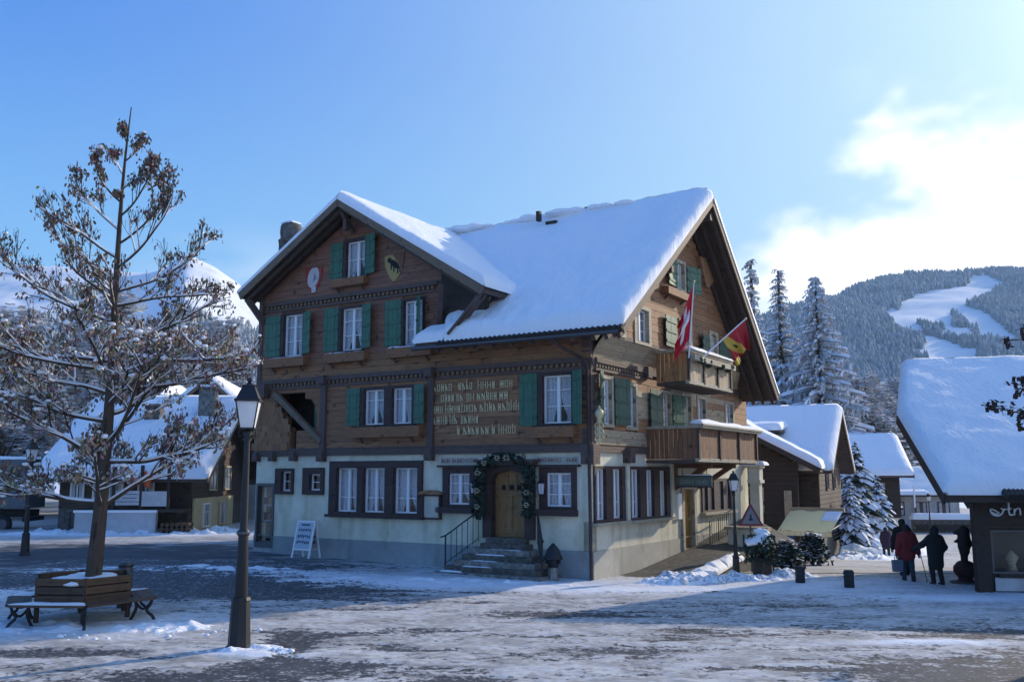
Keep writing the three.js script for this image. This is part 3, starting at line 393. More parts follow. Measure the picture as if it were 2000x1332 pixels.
part('roof_snow', snowQuad([-6.4, eF[0] + .02, eF[1] + .06], [-5.05, eF[0] + .02, eF[1] + .06], [-4.9, eF[0] + .5, .3], [-6.2, eF[0] + .5, .3], .34, 12, 8, 8, .08, .25), M.snow, roof);
part('wing_snow', snowQuad([wR[0] + .12, wR[1], zf + .08], [wR[0] + .12, wR[1], -1.8], [wr[0] - .02, wr[1], -7.2], [wr[0] - .02, wr[1], zf + .08], .36, 30, 50, 4, .07, .34, [0, 1, 0], 'ridge'), M.snow, roof);
part('wing_snow', snowQuad([wL[0] - .1, wL[1], -7], [wL[0] - .1, wL[1], zf + .08], [wr[0] + .02, wr[1], zf + .08], [wr[0] + .02, wr[1], -7], .36, 24, 50, 5, .07, .34, [0, 1, 0], 'ridge'), M.snow, roof);
part('roof_snow', (() => { const gs = [], r = rng(71); for (let i = 0; i < 16; i++) { const q = lump(.35 + .5 * r(), i + 40, .26, 3); q.translate(mix(-13, -2.2, i / 15) + r() * .5, ridge[0] + .32 + .04 * r(), ridge[1] + (r() - .5) * .3); gs.push(q); } return gs; })(), M.snow, roof);
part('ridge_stone', [box(.16, .42, .2, -5.6, 14.0, -6.3), box(.5, .12, .2, -5.0, 13.65, -6.35), box(1.3, .12, .2, -4.2, 14.27, -7.2), box(.6, .1, .2, -6.4, 14.24, -7.2)], M.tile, roof);
// tiles showing at the eave, gutter, barge boards, rafters
{ const gs = []; for (let x = -5.2; x < xR; x += .19) { const q = new THREE.CylinderGeometry(.085, .085, .34, 8, 1); q.rotateX(Math.PI / 2 + .62); q.translate(x, eF[0] - .02, eF[1] + .04); gs.push(q); } part('eave_tiles', gs, M.tile, roof, 'stuff'); }
part('gutter', [tube([[-6.35, eF[0] - .16, eF[1] + .1], [-2, eF[0] - .17, eF[1] + .1], [xR - .05, eF[0] - .18, eF[1] + .1]], .075, 8, 8)], M.zinc, roof);
part('downpipe', [tube([[-.75, eF[0] - .22, eF[1] + .08], [-.6, eF[0] - .45, eF[1] - .1], [-.1, 6.9, .22], [.0, 6.6, .2]], .055, 16, 8), rod([0, 6.62, .2], [.02, .05, .12], .055)], M.trim, inn);
part('barge_board', [beam([xR + .02, eF[0] - .12, eF[1] + .02], [xR + .02, ridge[0] - .1, ridge[1]], .06, .3), beam([xR + .02, eB[0] - .12, eB[1]], [xR + .02, ridge[0] - .1, ridge[1]], .06, .3)], M.fascia, roof);
part('barge_board', [beam([wL[0], wL[1] - .13, zf + .02], [wr[0], wr[1] - .11, zf + .02], .06, .28), beam([wR[0], wR[1] - .13, zf + .02], [wr[0], wr[1] - .11, zf + .02], .06, .28)], M.fascia, roof);
for (const x of [.62, 1.05, 1.48]) { part('rafter', beam([x, eF[0] - .3, eF[1] - .1], [x, ridge[0] - .3, ridge[1]], .13, .18), M.soffit, roof); part('rafter', beam([x, eB[0] - .3, eB[1] + .1], [x, ridge[0] - .3, ridge[1]], .13, .18), M.soffit, roof); }
for (const [y, z] of [[11.2, -10.3], [8.95, -12.7], [10.6, -3.2], [13.4, -7.2]]) part('purlin', box(1.5, .24, .2, .85, y - .3, z), M.beam, roof);
for (const z of [.75, .42]) { part('rafter', beam([wL[0] + .1, wL[1] - .3, z], [wr[0], wr[1] - .3, z], .12, .16), M.soffit, roof); part('rafter', beam([wR[0] - .1, wR[1] - .3, z], [wr[0], wr[1] - .3, z], .12, .16), M.soffit, roof); }
for (let x = -5.4; x < 1.5; x += .75) part('rafter', beam([x, eF[0] - .28, eF[1] - .05], [x, lerpF(.1) - .28, .1], .1, .14), M.soffit, roof);
part('king_strut', [box(.16, .9, .16, wr[0], 12.95, .55, true), beam([wr[0], 12.5, .1], [wr[0], 13.2, .8], .14, .16)], M.beam, roof);
part('eave_cheek', [beam([-3.62, 9.34, .72], [-4.85, 7.98, .98], .5, .07), beam([-3.7, 9.2, .98], [-4.95, 7.85, 1.04], .05, .16)], M.beam, roof);
part('cheek_wall', slab([[-5.9, 7.9], [-4.85, 7.9], [-3.9, 9.0], [-3.9, 9.4], [-5.9, 10.4]], .1, [], .0), M.oldPlanks[1], roof);
part('knee_brace', beam([-6.0, 8.6, .05], [-5.4, 9.9, .8], .18, .22), M.beam, roof); part('knee_brace', beam([-14.95, 9.4, .05], [-15.1, 10.3, .85], .18, .22), M.beam, roof);
part('gable_bracket', [slab([[8.3, 11.9], [11.4, 12.1], [9.2, 10.75], [8.9, 10.8]].map(p => p), .2, [], .5).rotateY(S.turn)], M.planks[2], inn);
{ const c = sub('chimney', inn); c.position.set(-14.55, 0, -.9); part('chimney_shaft', [box(.72, 3.2, .66, 0, 11.3, 0)], M.darkStone, c); part('chimney_cap', [lathe([[0, 12.88], [.5, 12.88], [.52, 13.0], [.42, 13.02], [.46, 13.35], [.44, 13.62], [.3, 13.74], [0, 13.76]], 14)], M.darkStone, c); part('snow', snowQuad([-.3, 13.72, .3], [.3, 13.72, .3], [.3, 13.72, -.3], [-.3, 13.72, -.3], .1, 6, 6, 4, .03, .15), M.snowFine, c); }
// --- painted wall: verse in pale blackletter, dim red lettering, two shields
function blackletter(x, words, h, col, seed) { const r = rng(seed); x.fillStyle = col; for (const [x0, x1, y] of words) { let u = x0; while (u < x1 - h * .2) { const w = h * (.42 + .3 * r()), st = h * .15, kind = Math.floor(r() * 5), up = r() < .22 ? h * .32 : 0; const bar = (a, b, c, d) => { x.beginPath(); x.moveTo(a, b); x.lineTo(a + st * .55, b - st * .6); x.lineTo(a + c, b); x.lineTo(a + c, b + d); x.lineTo(a + c * .45, b + d + st * .6); x.lineTo(a, b + d); x.closePath(); x.fill(); }; bar(u, y - up, st, h + up); if (kind !== 3) bar(u + w - st, y, st, h); if (kind < 3) x.fillRect(u, y + (kind === 1 ? h * .45 : 0), w, st * .6); if (kind !== 1) x.fillRect(u, y + h - st * .6, w, st * .6); if (kind > 2) { x.beginPath(); x.moveTo(u, y + h * .2); x.lineTo(u + st, y); x.lineTo(u + w, y + h * .8); x.lineTo(u + w - st, y + h); x.closePath(); x.fill(); } if (kind === 2) { x.beginPath(); x.arc(u + w / 2, y + h * .5, w * .34, 0, 7); x.fill(); } u += w + h * .22; } } }
{ const t = canvas(1024, 512, (x, W, H) => { x.clearRect(0, 0, W, H); const L = [[[10, 265], [320, 500], [550, 750], [805, 960]], [[110, 265], [300, 385], [420, 490], [540, 760], [800, 870]], [[10, 130], [165, 330], [360, 545], [575, 745], [785, 1000]], [[20, 180], [220, 330], [355, 550]], [[310, 345], [385, 560], [590, 690], [715, 765], [790, 960]]]; L.forEach((ws, i) => blackletter(x, ws.map(w => [w[0], w[1], 22 + i * 99]), 60, 'rgb(214,198,158)', 5 + i)); });
  const g = new THREE.PlaneGeometry(3.65, 2.0); g.translate(-4.44, 5.5, .085); part('painted_verse', g, std([.85, .85, .8], { map: t, transparent: true, alphaTest: .3, roughness: .9 }), inn); }
for (const [cx, ws] of [[-5.12, [[8, 120], [160, 500]]], [-1.23, [[8, 320], [370, 500]]]]) { const t = canvas(512, 80, (x) => { x.fillStyle = '#b9b9ae'; x.fillRect(0, 0, 512, 80); blackletter(x, ws.map(w => [w[0], w[1], 20]), 44, '#7a4446', 60 + Math.round(cx * 10)); }); part('painted_lettering', box(1.54, .22, .012, cx, 3.74, .008), std([.9, .9, .85], { map: (t.wrapS = THREE.ClampToEdgeWrapping, t), roughness: .9 }), inn); const m = inn.children[inn.children.length - 1]; const g = new THREE.BoxGeometry(1.54, .22, .012); g.translate(cx, 3.74, .008); m.geometry = g; }
function shield(w, h) { const s = new THREE.Shape(); s.moveTo(-w / 2, h * .5); s.quadraticCurveTo(0, h * .42, w / 2, h * .5); s.quadraticCurveTo(w * .56, -.1 * h, 0, -h / 2); s.quadraticCurveTo(-w * .56, -.1 * h, -w / 2, h * .5); const g = new THREE.ExtrudeGeometry(s, { depth: .03, bevelEnabled: false }); const p = g.attributes.position, uv = g.attributes.uv; for (let i = 0; i < p.count; i++) uv.setXY(i, p.getX(i) / w + .5, p.getY(i) / h + .5); return g; }
{ const t1 = canvas(128, 160, (x) => { x.fillStyle = '#a4463f'; x.fillRect(0, 0, 128, 160); x.fillStyle = '#cfcdd2'; x.beginPath(); x.ellipse(62, 62, 42, 62, .25, 0, 7); x.fill(); x.fillStyle = '#8d8d98'; x.beginPath(); x.moveTo(70, 30); x.lineTo(86, 70); x.lineTo(58, 92); x.lineTo(66, 60); x.fill(); x.fillStyle = '#cfcdd2'; x.fillRect(50, 118, 34, 34); });
  const t2 = canvas(128, 160, (x) => { x.fillStyle = '#86604e'; x.fillRect(0, 0, 128, 160); x.fillStyle = '#b5a06a'; x.beginPath(); x.moveTo(0, 10); x.lineTo(50, 0); x.lineTo(128, 110); x.lineTo(100, 160); x.lineTo(40, 150); x.lineTo(0, 100); x.fill(); x.fillStyle = '#25242a'; x.beginPath(); x.ellipse(66, 60, 40, 17, .65, 0, 7); x.fill(); x.beginPath(); x.arc(32, 34, 14, 0, 7); x.fill(); for (const [a, b] of [[40, 78], [58, 92], [84, 104], [98, 98]]) { x.fillRect(a, b - 20, 9, 30); } });
  for (const [x, y, t, lb] of [[-12.2, 10.86, t1, 'white and red painted shield'], [-8.1, 10.88, t2, 'yellow painted shield with a dark animal']]) { const g = shield(.92, 1.1); g.translate(x, y, .055); const m = part('painted_shield', g, std([.8, .8, .8], { map: t, roughness: .9 }), inn); m.userData.label = lb; } }
// --- balconies on the side facade
function balcony(x0, x1, u0, u1, v0, v1, rim, mS = M.balcony, mF = M.balcony) {
  const b = sub('balcony', inn), n = Math.round((x1 - x0) / .17), w = (x1 - x0) / n;
  for (const u of [u0, u1]) for (let i = 0; i < n; i++) part('balcony_board', box(w - .012, v1 - v0 - .02, .035, x0 + w * (i + .5), (v0 + v1) / 2, -u, true, i * .9), mS[i % 3], b);
  const m = Math.round((u1 - u0) / .2), ww = (u1 - u0) / m; for (let i = 0; i < m; i++) part('balcony_board', box(.035, v1 - v0 - .02, ww - .012, x1, (v0 + v1) / 2, -(u0 + ww * (i + .5)), true, i * .7), mF[(i * 2) % 3], b);
  part('balcony_floor', box2(x0, v0 - .12, -u1, x1 - .03, v0, -u0), M.soffit, b);
  part('balcony_rail', [box(.16, .09, u1 - u0 + .2, x1, v1 + .04, -(u0 + u1) / 2), box(x1 - x0, .09, .14, (x0 + x1) / 2, v1 + .04, -u0), box(x1 - x0, .09, .14, (x0 + x1) / 2, v1 + .04, -u1), box(.12, .12, u1 - u0 + .1, x1, v0 - .02, -(u0 + u1) / 2)], M.creamFrame, b);
  const np = rim ? 3 : 3; for (let i = 0; i <= np; i++) part('balcony_post', box(.10, v1 - v0, .12, x1 + .03, (v0 + v1) / 2, -mix(u0 + .06, u1 - .06, i / np), true), M.soffit, b);
  part('snow', snowQuad([x1 + .14, v1 + .09, -u0 + .02], [x1 + .14, v1 + .09, -u1 - .06], [x1 - .14, v1 + .09, -u1 - .06], [x1 - .14, v1 + .09, -u0 + .02], .12, 30, 5, rim ? 4 : 6, .06, .1), M.snowFine, b);
  return b;
}
const b1 = balcony(.45, 1.62, 4.25, 8.75, 6.5, 7.55, false, [wood([.50, .27, .11]), wood([.45, .24, .10]), wood([.55, .30, .13])], M.paleBoards); const b2 = balcony(.02, 1.92, 4.2, 10.7, 3.78, 4.86, true);
for (let i = 0; i < 4; i++) { const g = []; const r = rng(90 + i); for (let k = 0; k < 6; k++) { const q = lump(.09 + .06 * r(), k + i * 7, .8, 1); q.translate(1.76 + .08 * r(), 7.42 - .2 * r(), -(4.9 + i * 1.0 + .4 * r())); g.push(q); } part('hanging_plant', g, M.fir, b1); }
part('balcony_flower_box', box(.22, .2, 4.3, 1.78, 7.34, -6.5), M.creamFrame, b1);
part('snow', snowQuad([2.15, 5.0, -4.1], [2.15, 5.0, -10.8], [1.7, 5.02, -10.8], [1.7, 5.02, -4.1], .14, 40, 6, 17, .08, .14), M.snowFine, b2);
part('balcony_cornice', [box(.5, .06, 6.7, 1.95, 4.97, -7.45), box(.36, .06, 6.6, 1.98, 4.9, -7.45)], M.creamFrame, b2);
for (const u of [6.6, 9.2]) part('balcony_bracket', [beam([.05, 2.75, -u], [1.5, 3.66, -u], .16, .18), box(.16, 1.0, .18, .1, 3.2, -u, true), box(1.5, .16, .18, .8, 3.58, -u)], M.balcony[1], inn);
part('porch_column', [box(.42, 2.6, .42, .5, 1.6, -15.0), box(.6, .14, .6, .5, 2.95, -15.0), box(.5, .55, .5, .5, 3.25, -15.0), box(.64, .12, .64, .5, 3.6, -15.0)], M.plaster, inn);
part('snow', snowQuad([0, 3.66, -14.6], [1.0, 3.66, -14.6], [1.0, 3.66, -15.4], [0, 3.66, -15.4], .2, 10, 8, 6, .06, .2), M.snowFine, inn);
part('meter_box', box(.12, .95, .36, .06, 2.08, -7.0), M.white, inn);
// --- stone steps and hand rails at the door
const steps = thing('stone_steps', 'worn stone steps leading up to the carved front door', 'steps', toWorld(-3.05, 0, 0), HOUSE_TURN);
for (let i = 0; i < 6; i++) { const y = 1.02 - i * .175, hw = .9 + i * .22, out = .42 + i * .2; const n = 3, r = rng(i + 3); for (let k = 0; k < n; k++) { const w = 2 * hw / n; part('step', box(w - .012, .21, out, -hw + w * (k + .5), y - .1 + .008 * r(), out / 2 + .02 * r(), false, r() * 5), i % 2 ? M.stone : M.darkStone, steps); } }
for (let i = 1; i < 6; i++) { const y = 1.02 - i * .175, out = .42 + i * .2, hw = .9 + i * .22, r = rng(i + 30), a = -hw + .15 + r() * .9, b = a + .5 + r() * .8; part('snow', snowQuad([a, y + .006, out - .03], [b, y + .006, out - .04], [b - .2, y + .008, out - .19], [a + .1, y + .008, out - .19], .022, 18, 4, i + 2, .05, .08), M.snowFine, steps); }
for (const s of [-1, 1]) {
  const rl = thing('hand_rail', s < 0 ? 'black iron hand rail left of the front door steps' : 'black iron hand rail right of the front door steps', 'hand rail', toWorld(-3.05, 0, 0), HOUSE_TURN, 'hand rails at the front door');
  const top = [s * 1.15, 2.05, .15], bot = [s * 1.85, 1.28, 1.05], lerp = t => [mix(top[0], bot[0], t), mix(top[1], bot[1], t), mix(top[2], bot[2], t)];
  part('rail', [tube([top, lerp(.5), bot, [bot[0] + s * .12, bot[1] - .06, bot[2] + .12]], .024, 20)], M.iron, rl);
  for (let i = 0; i <= 6; i++) { const p = lerp(i / 6); part('baluster', rod([p[0], Math.max(.1, p[1] - .98), p[2]], p, i === 6 ? .028 : .012), M.iron, rl); }
  part('rail', rod([top[0], top[1] - .9, top[2]], [bot[0], bot[1] - .9, bot[2]], .014), M.iron, rl);
}

// ---------------------------------------------------------------- things at the inn
function interp(tab, x) { if (x <= tab[0][0]) return tab[0][1]; for (let i = 1; i < tab.length; i++) if (x <= tab[i][0]) return mix(tab[i - 1][1], tab[i][1], (x - tab[i - 1][0]) / (tab[i][0] - tab[i - 1][0])); return tab[tab.length - 1][1]; }
{ // ramp up to the side door, snow along its edge, railing
  const rp = thing('entrance_ramp', 'dark paved ramp climbing along the inn side wall to the ochre door', 'ramp', HOUSE_POS, HOUSE_TURN);
  const yi = u => interp([[1.4, 0], [3.4, .05], [8, .47], [11, .9], [15.2, 1.45]], u), yo = u => interp([[1.4, -.03], [3, .06], [4.5, .18], [7, .42], [9, .36], [15.2, .3]], u), us = [1.4, 2.4, 3.4, 4.5, 5.75, 7, 8, 9, 11, 13, 15.2], pos = [];
  const qd = (a, b, c, d) => pos.push(...a, ...b, ...c, ...a, ...c, ...d);
  for (let i = 0; i < us.length - 1; i++) { const u = us[i], v = us[i + 1]; qd([.04, yi(u), -u], [2.3, yo(u), -u], [2.3, yo(v), -v], [.04, yi(v), -v]); qd([2.3, yo(u), -u], [2.3, -2.4, -u], [2.3, -2.4, -v], [2.3, yo(v), -v]); }
  qd([.04, yi(15.2), -15.2], [2.3, yo(15.2), -15.2], [2.3, -2.4, -15.2], [.04, -2.4, -15.2]); qd([.04, 0, -1.4], [.04, -.6, -1.4], [2.3, -.6, -1.4], [2.3, -.03, -1.4]);
  const g = new THREE.BufferGeometry(); g.setAttribute('position', new THREE.Float32BufferAttribute(pos, 3)); g.computeVertexNormals(); part('ramp_slab', uvm(g), std([.15, .145, .135], { map: stoneTex, bumpMap: stoneTex, bumpScale: .01, roughness: .85 }), rp);
  for (let i = 0; i < 5; i++) { const u = 2.2 + i * 1.05, v = u + 1.12; part('snow_bank', snowQuad([2.62 - .05 * i, yo(u) - .22, -u], [2.62 - .05 * (i + 1), yo(v) - .22, -v], [2.08, yo(v) - .02, -v], [2.0, yo(u) - .02, -u], .24 - .02 * i, 14, 10, i + 21, .12, .3), M.snow, rp); }
  for (let u = 9; u <= 12.01; u += .25) part('railing_bar', rod([.5, yi(u) - .1, -u], [.5, yi(u) + .8, -u], u % 1 ? .011 : .02), M.iron, rp);
  part('railing_top', beam([.5, yi(9) + .82, -9], [.5, yi(12) + .82, -12], .05, .04), M.iron, rp);
}
{ // menu case
  const m = thing('menu_case', 'framed menu case with a little curved roof on the cream wall', 'menu board', toWorld(-6.23, 1.72, .012), HOUSE_TURN);
  part('case_frame', slab(rect(-.41, 0, .41, .86), .14, [rect(-.35, .06, .35, .80)]), M.trim, m); part('case_roof', slab([[-.5, .86], [.5, .86], [.46, .93], [.2, 1.0], [-.2, 1.0], [-.46, .93]], .22), M.planks[2], m);
  const t = canvas(128, 128, x => { x.fillStyle = '#c9cbb8'; x.fillRect(0, 0, 128, 128); x.fillStyle = '#8d8f84'; const r = rng(8); for (let i = 0; i < 11; i++) x.fillRect(14, 14 + i * 8, 20 + 40 * r(), 2); x.fillStyle = '#474b50'; x.fillRect(88, 66, 24, 30); }); const g = new THREE.BoxGeometry(.70, .74, .02); g.translate(0, .43, .03); part('menu_sheet', g, std([.85, .85, .85], { map: t }), m); part('pane', (() => { const q = new THREE.PlaneGeometry(.70, .74); q.translate(0, .43, .07); return q; })(), M.glass, m);
}
{ // A-board
  const a = thing('a_board', 'white folding A-board with dark printed rows before the left windows', 'a-board', toWorld(-11.35, groundY(...[0, 2].map(i => toWorld(-11.35, 0, .9)[i])) + .03, .9), HOUSE_TURN);
  const t = canvas(128, 192, x => { x.fillStyle = '#b8c2ce'; x.fillRect(0, 0, 128, 192); x.fillStyle = '#46566c'; const r = rng(3); x.fillRect(30, 12, 68, 12); for (let row = 0; row < 3; row++) for (let k = 0; k < 7; k++) { x.fillRect(12 + k * 15, 44 + row * 44 + 6 * r(), 11, 14 + 10 * r()); } });
  for (const s of [-1, 1]) { const f = sub('board_leaf', a); f.rotation.x = -s * .22; f.position.set(0, 1.35, 0); part('frame', [box(.06, 1.36, .04, -.42, -.68, s * .0), box(.06, 1.36, .04, .42, -.68, 0), box(.78, .06, .04, 0, -.03, 0), box(.78, .05, .04, 0, -1.05, 0)], M.white, f); const g = new THREE.BoxGeometry(.78, .96, .02); g.translate(0, -.54, 0); part('poster', g, std([.9, .9, .9], { map: t }), f); }
}
{ // capped hydrant at the corner
  const h = thing('hydrant', 'grey hydrant under a dark pointed cover beside the house corner', 'hydrant', [...toWorld(-.98, 0, .75)], HOUSE_TURN);
  part('pedestal', lathe([[0, 0], [.26, 0], [.26, .06], [.2, .1], [.17, .5], [.2, .55], [0, .55]], 12), M.stone, h); part('body', lathe([[0, .52], [.2, .52], [.19, .85], [.26, .9], [.0, .9]], 12), M.iron, h); part('cover', lathe([[0, .86], [.36, .80], [.37, .86], [.3, 1.0], [.24, 1.18], [.12, 1.32], [.05, 1.4], [0, 1.42]], 14), M.iron, h); part('outlet', rod([-.3, .72, 0], [.3, .72, 0], .07), M.iron, h); h.scale.set(.82, .82, .82);
}
{ // fir garland round the door, and lanterns either side
  const ga = thing('door_garland', 'fir garland with pale flowers arching round the front door', 'garland', toWorld(-3.05, 0, .34), HOUSE_TURN);
  const path = []; for (let i = 0; i <= 40; i++) { const t = i / 40; path.push(t < .3 ? [-.98, mix(1.9, 3.15, t / .3)] : t > .7 ? [.95, mix(3.2, 2.0, (t - .7) / .3)] : [-.98 * Math.cos(Math.PI * (t - .3) / .4) , 3.2 + .62 * Math.sin(Math.PI * (t - .3) / .4)]); }
  const r = rng(12), gs = [], fl = []; for (let i = 0; i < 900; i++) { const p = path[Math.floor(r() * 41)], q = new THREE.PlaneGeometry(.05 + .05 * r(), .16 + .12 * r()); q.rotateX(r() * 3); q.rotateY(r() * 6); q.rotateZ(r() * 6); q.translate(p[0] + (r() - .5) * .32, p[1] + (r() - .5) * .26, (r() - .3) * .24); gs.push(q); }
  part('fir_sprigs', gs, M.fir, ga, 'stuff');
  for (const k of [3, 8, 13, 16, 19, 21, 33, 37]) { const p = path[k], f = []; for (let a = 0; a < 6; a++) { const q = lump(.05, k + a, .5, 1); q.translate(p[0] + .07 * Math.cos(a * 1.05) + .05 * (r() - .5), p[1] + .07 * Math.sin(a * 1.05), .17); f.push(q); } part('flower', f, std([.42, .36, .25]), ga); }
  for (const s of [-1, 1]) { const l = thing('wall_lantern', s < 0 ? 'dark wall lantern on the left of the garlanded door' : 'dark wall lantern on the right of the garlanded door', 'wall lantern', toWorld(-3.05 + s * 1.32, 2.62, .2), HOUSE_TURN, 'wall lanterns at the front door'); part('bracket', [box(.05, .3, .03, 0, .2, -.18), rod([0, .3, -.18], [0, .42, 0], .014)], M.iron, l); part('lantern_frame', [lathe([[.13, .36], [.15, .36], [.05, .46], [0, .48]], 6, true), lathe([[0, 0], [.1, 0], [.1, .03], [0, .03]], 6, true), ...[0, 1, 2, 3, 4, 5].map(i => rod([.1 * Math.cos(i * 1.047), .02, .1 * Math.sin(i * 1.047)], [.14 * Math.cos(i * 1.047), .36, .14 * Math.sin(i * 1.047)], .01, .01, 5))], M.iron, l); part('glass', lathe([[.095, .03], [.13, .36]], 6, true), M.milk, l); }
}
{ // gilded ornament hanging at the corner, hanging board sign under the balcony
  const o = thing('inn_ornament', 'gilded wrought ornament hanging at the upper house corner', 'hanging ornament', toWorld(.36, 4.25, .12), HOUSE_TURN);
  part('arm', [rod([-.3, 1.45, 0], [.12, 1.45, 0], .02), tube([[-.3, 1.1, 0], [-.1, 1.2, 0], [.0, 1.45, 0]], .016)], M.iron, o);
  part('lantern_body', [lathe([[0, 1.32], [.04, 1.3], [.06, 1.2], [.16, 1.1], [.17, .95], [.08, .82], [.11, .72], [.05, .66], [0, .66]], 10)], M.gold, o);
  const sc = []; for (let i = 0; i < 3; i++) for (const s of [-1, 1]) sc.push(tube([[0, .7 - i * .22, 0], [s * .15, .66 - i * .22, .03], [s * .17, .54 - i * .22, 0], [s * .07, .5 - i * .22, 0], [s * .06, .58 - i * .22, 0]], .022, 14)); sc.push(rod([0, .7, 0], [0, -.05, 0], .025)); part('scrollwork', sc, M.gold, o);
  o.scale.set(.85, .9, .85);
  const s = thing('hanging_sign', 'grey green board sign hanging under the lower balcony', 'sign', toWorld(1.25, 3.02, -5.6), HOUSE_TURN - .15);
  const t = canvas(256, 64, x => { x.fillStyle = '#69746e'; x.fillRect(0, 0, 256, 64); blackletter(x, [[24, 120, 20], [140, 232, 20]], 28, '#98a098', 17); }); part('sign_board', [new THREE.BoxGeometry(1.7, .42, .07)], std([.8, .8, .8], { map: t }), s); part('sign_frame', [box(1.78, .05, .1, 0, .235, 0), box(1.78, .05, .1, 0, -.235, 0)], M.iron, s); for (const x of [-.6, .6]) part('hanger', rod([x, .26, 0], [x, .62, 0], .014), M.iron, s); part('snow', snowQuad([-.5, .26, .06], [.85, .26, .06], [.85, .26, -.05], [-.5, .26, -.05], .07, 14, 4, 5, .04, .06), M.snowFine, s);
}
scene.getObjectByName('hanging_sign').scale.set(.82, .8, .82);
function flag(label, a, b, hoist, fly, map, fold, drift, name) { // pole a to b, cloth hanging from its outer end
  const f = thing('flag', label, 'flag', HOUSE_POS, HOUSE_TURN); part('flagpole', rod(a, b, .03, .022), M.white, f); part('finial', new THREE.SphereGeometry(.05, 10, 8).translate(...b), M.gold, f);
  const A = new THREE.Vector3(...a), Bv = new THREE.Vector3(...b), d = A.clone().sub(Bv).normalize(), g = new THREE.PlaneGeometry(1, 1, 28, 28), p = g.attributes.position, dr = new THREE.Vector3(...drift).normalize();
  for (let i = 0; i < p.count; i++) { const s = 1 - (p.getY(i) + .5), t = p.getX(i) + .5; const w = fold * t * Math.sin(s * 13 + t * 3) + .4 * fold * t * Math.sin(s * 27 + 1); const P = Bv.clone().addScaledVector(d, .04 + s * hoist * (1 - .42 * t)).addScaledVector(dr, t * fly * (1 - .12 * Math.sin(s * 5))); P.x += w * .8; P.z += w; p.setXYZ(i, P.x, P.y, P.z); }
  g.computeVertexNormals(); part('cloth', g, std([.9, .9, .9], { map, side: THREE.DoubleSide, roughness: .8 }), f); return f;
}
flag('red flag with a white cross on the upper balcony', [1.7, 7.3, -4.2], [1.95, 10.0, -4.25], 1.95, 1.65, canvas(128, 128, x => { x.fillStyle = '#d0142a'; x.fillRect(0, 0, 128, 128); x.fillStyle = '#f2f0ec'; x.fillRect(52, 20, 26, 88); x.fillRect(22, 50, 84, 28); }), .11, [-.34, -1, .22]);
flag('red and yellow flag on a slanting pole at the balcony end', [1.75, 7.35, -5.2], [2.75, 9.05, -7.4], 1.5, 1.2, canvas(128, 128, x => { x.fillStyle = '#b01c24'; x.fillRect(0, 0, 128, 128); x.fillStyle = '#c9a43c'; x.beginPath(); x.moveTo(0, 128); x.lineTo(0, 104); x.lineTo(128, 34); x.lineTo(128, 62); x.lineTo(40, 128); x.fill(); x.fillStyle = '#2a1c1c'; x.beginPath(); x.ellipse(66, 84, 18, 4, -.55, 0, 7); x.fill(); x.fillStyle = '#d9b53c'; x.fillRect(104, 90, 24, 38); }), .10, [.12, -1, .05]);

// ---------------------------------------------------------------- street lamps
function makeLamp(label) {
  const l = thing('street_lamp', label, 'street lamp', [0, 0, 0], 0, 'black lantern street lamps');
  part('base', lathe([[0, 0], [.25, 0], [.25, .05], [.215, .08], [.175, .88], [.19, .9], [.17, .96], [0, .96]], 8, true), M.iron, l);
  part('shaft', lathe([[0, .94], [.125, .94], [.095, 2.1], [.12, 2.13], [.12, 2.2], [.075, 2.24], [.055, 3.92], [.09, 3.95], [.06, 4.02], [.1, 4.08], [.05, 4.16], [0, 4.16]], 14), M.iron, l);
  part('shaft_ring', lathe([[.122, 2.14], [.128, 2.14], [.128, 2.19], [.122, 2.19]], 14), M.zinc, l);
  const lan = sub('lantern', l), c4 = [[-1, -1], [1, -1], [1, 1], [-1, 1]];
  part('lantern_frame', [...c4.map(([x, z]) => rod([x * .13, 4.18, z * .13], [x * .215, 4.72, z * .215], .014, .014, 6)), ...c4.map(([x, z], i) => { const [x2, z2] = c4[(i + 1) % 4]; return rod([x * .215, 4.72, z * .215], [x2 * .215, 4.72, z2 * .215], .016, .016, 6); }), box(.3, .03, .3, 0, 4.175, 0), ...[-1, 1].map(s => tube([[s * .06, 4.05, 0], [s * .16, 4.02, 0], [s * .15, 4.13, 0], [s * .1, 4.15, 0]], .012, 10))], M.iron, lan);
  for (let i = 0; i < 4; i++) { const [x, z] = c4[i], [x2, z2] = c4[(i + 1) % 4], g = new THREE.BufferGeometry(); g.setAttribute('position', new THREE.Float32BufferAttribute([x * .128, 4.19, z * .128, x2 * .128, 4.19, z2 * .128, x2 * .21, 4.71, z2 * .21, x * .128, 4.19, z * .128, x2 * .21, 4.71, z2 * .21, x * .21, 4.71, z * .21], 3)); g.computeVertexNormals(); part('pane', g, M.milk, lan); }
  const rf = lathe([[0, 4.70], [.345, 4.70], [.345, 4.745], [.30, 4.76], [.19, 4.95], [.17, 5.0], [.19, 5.01], [.08, 5.05], [.04, 5.08], [.065, 5.12], [.065, 5.15], [.0, 5.19]], 4, true); rf.rotateY(Math.PI / 4); part('lantern_roof', rf, M.iron, lan); part('bulb', lathe([[0, 4.2], [.03, 4.2], [.035, 4.42], [.05, 4.48], [.03, 4.54], [0, 4.55]], 8), M.white, lan);
  return l;
}
const lamp = makeLamp('tall black lantern lamp standing in the foreground left of the inn'); lamp.position.set(-5.2, 0, -18.25); lamp.rotation.y = .12;
const lampSpots = [[-18.2, -35.3, .83, 'black lantern lamp by the parked lorry at the left'], [7.6, -32.1, .68, 'black lantern lamp in front of the inn side door'], [15.23, -51.15, .70, 'black lantern lamp beside the yellow awning'], [33.1, -74.5, .66, 'distant lantern lamp with a snow cap down the street at right'], ];
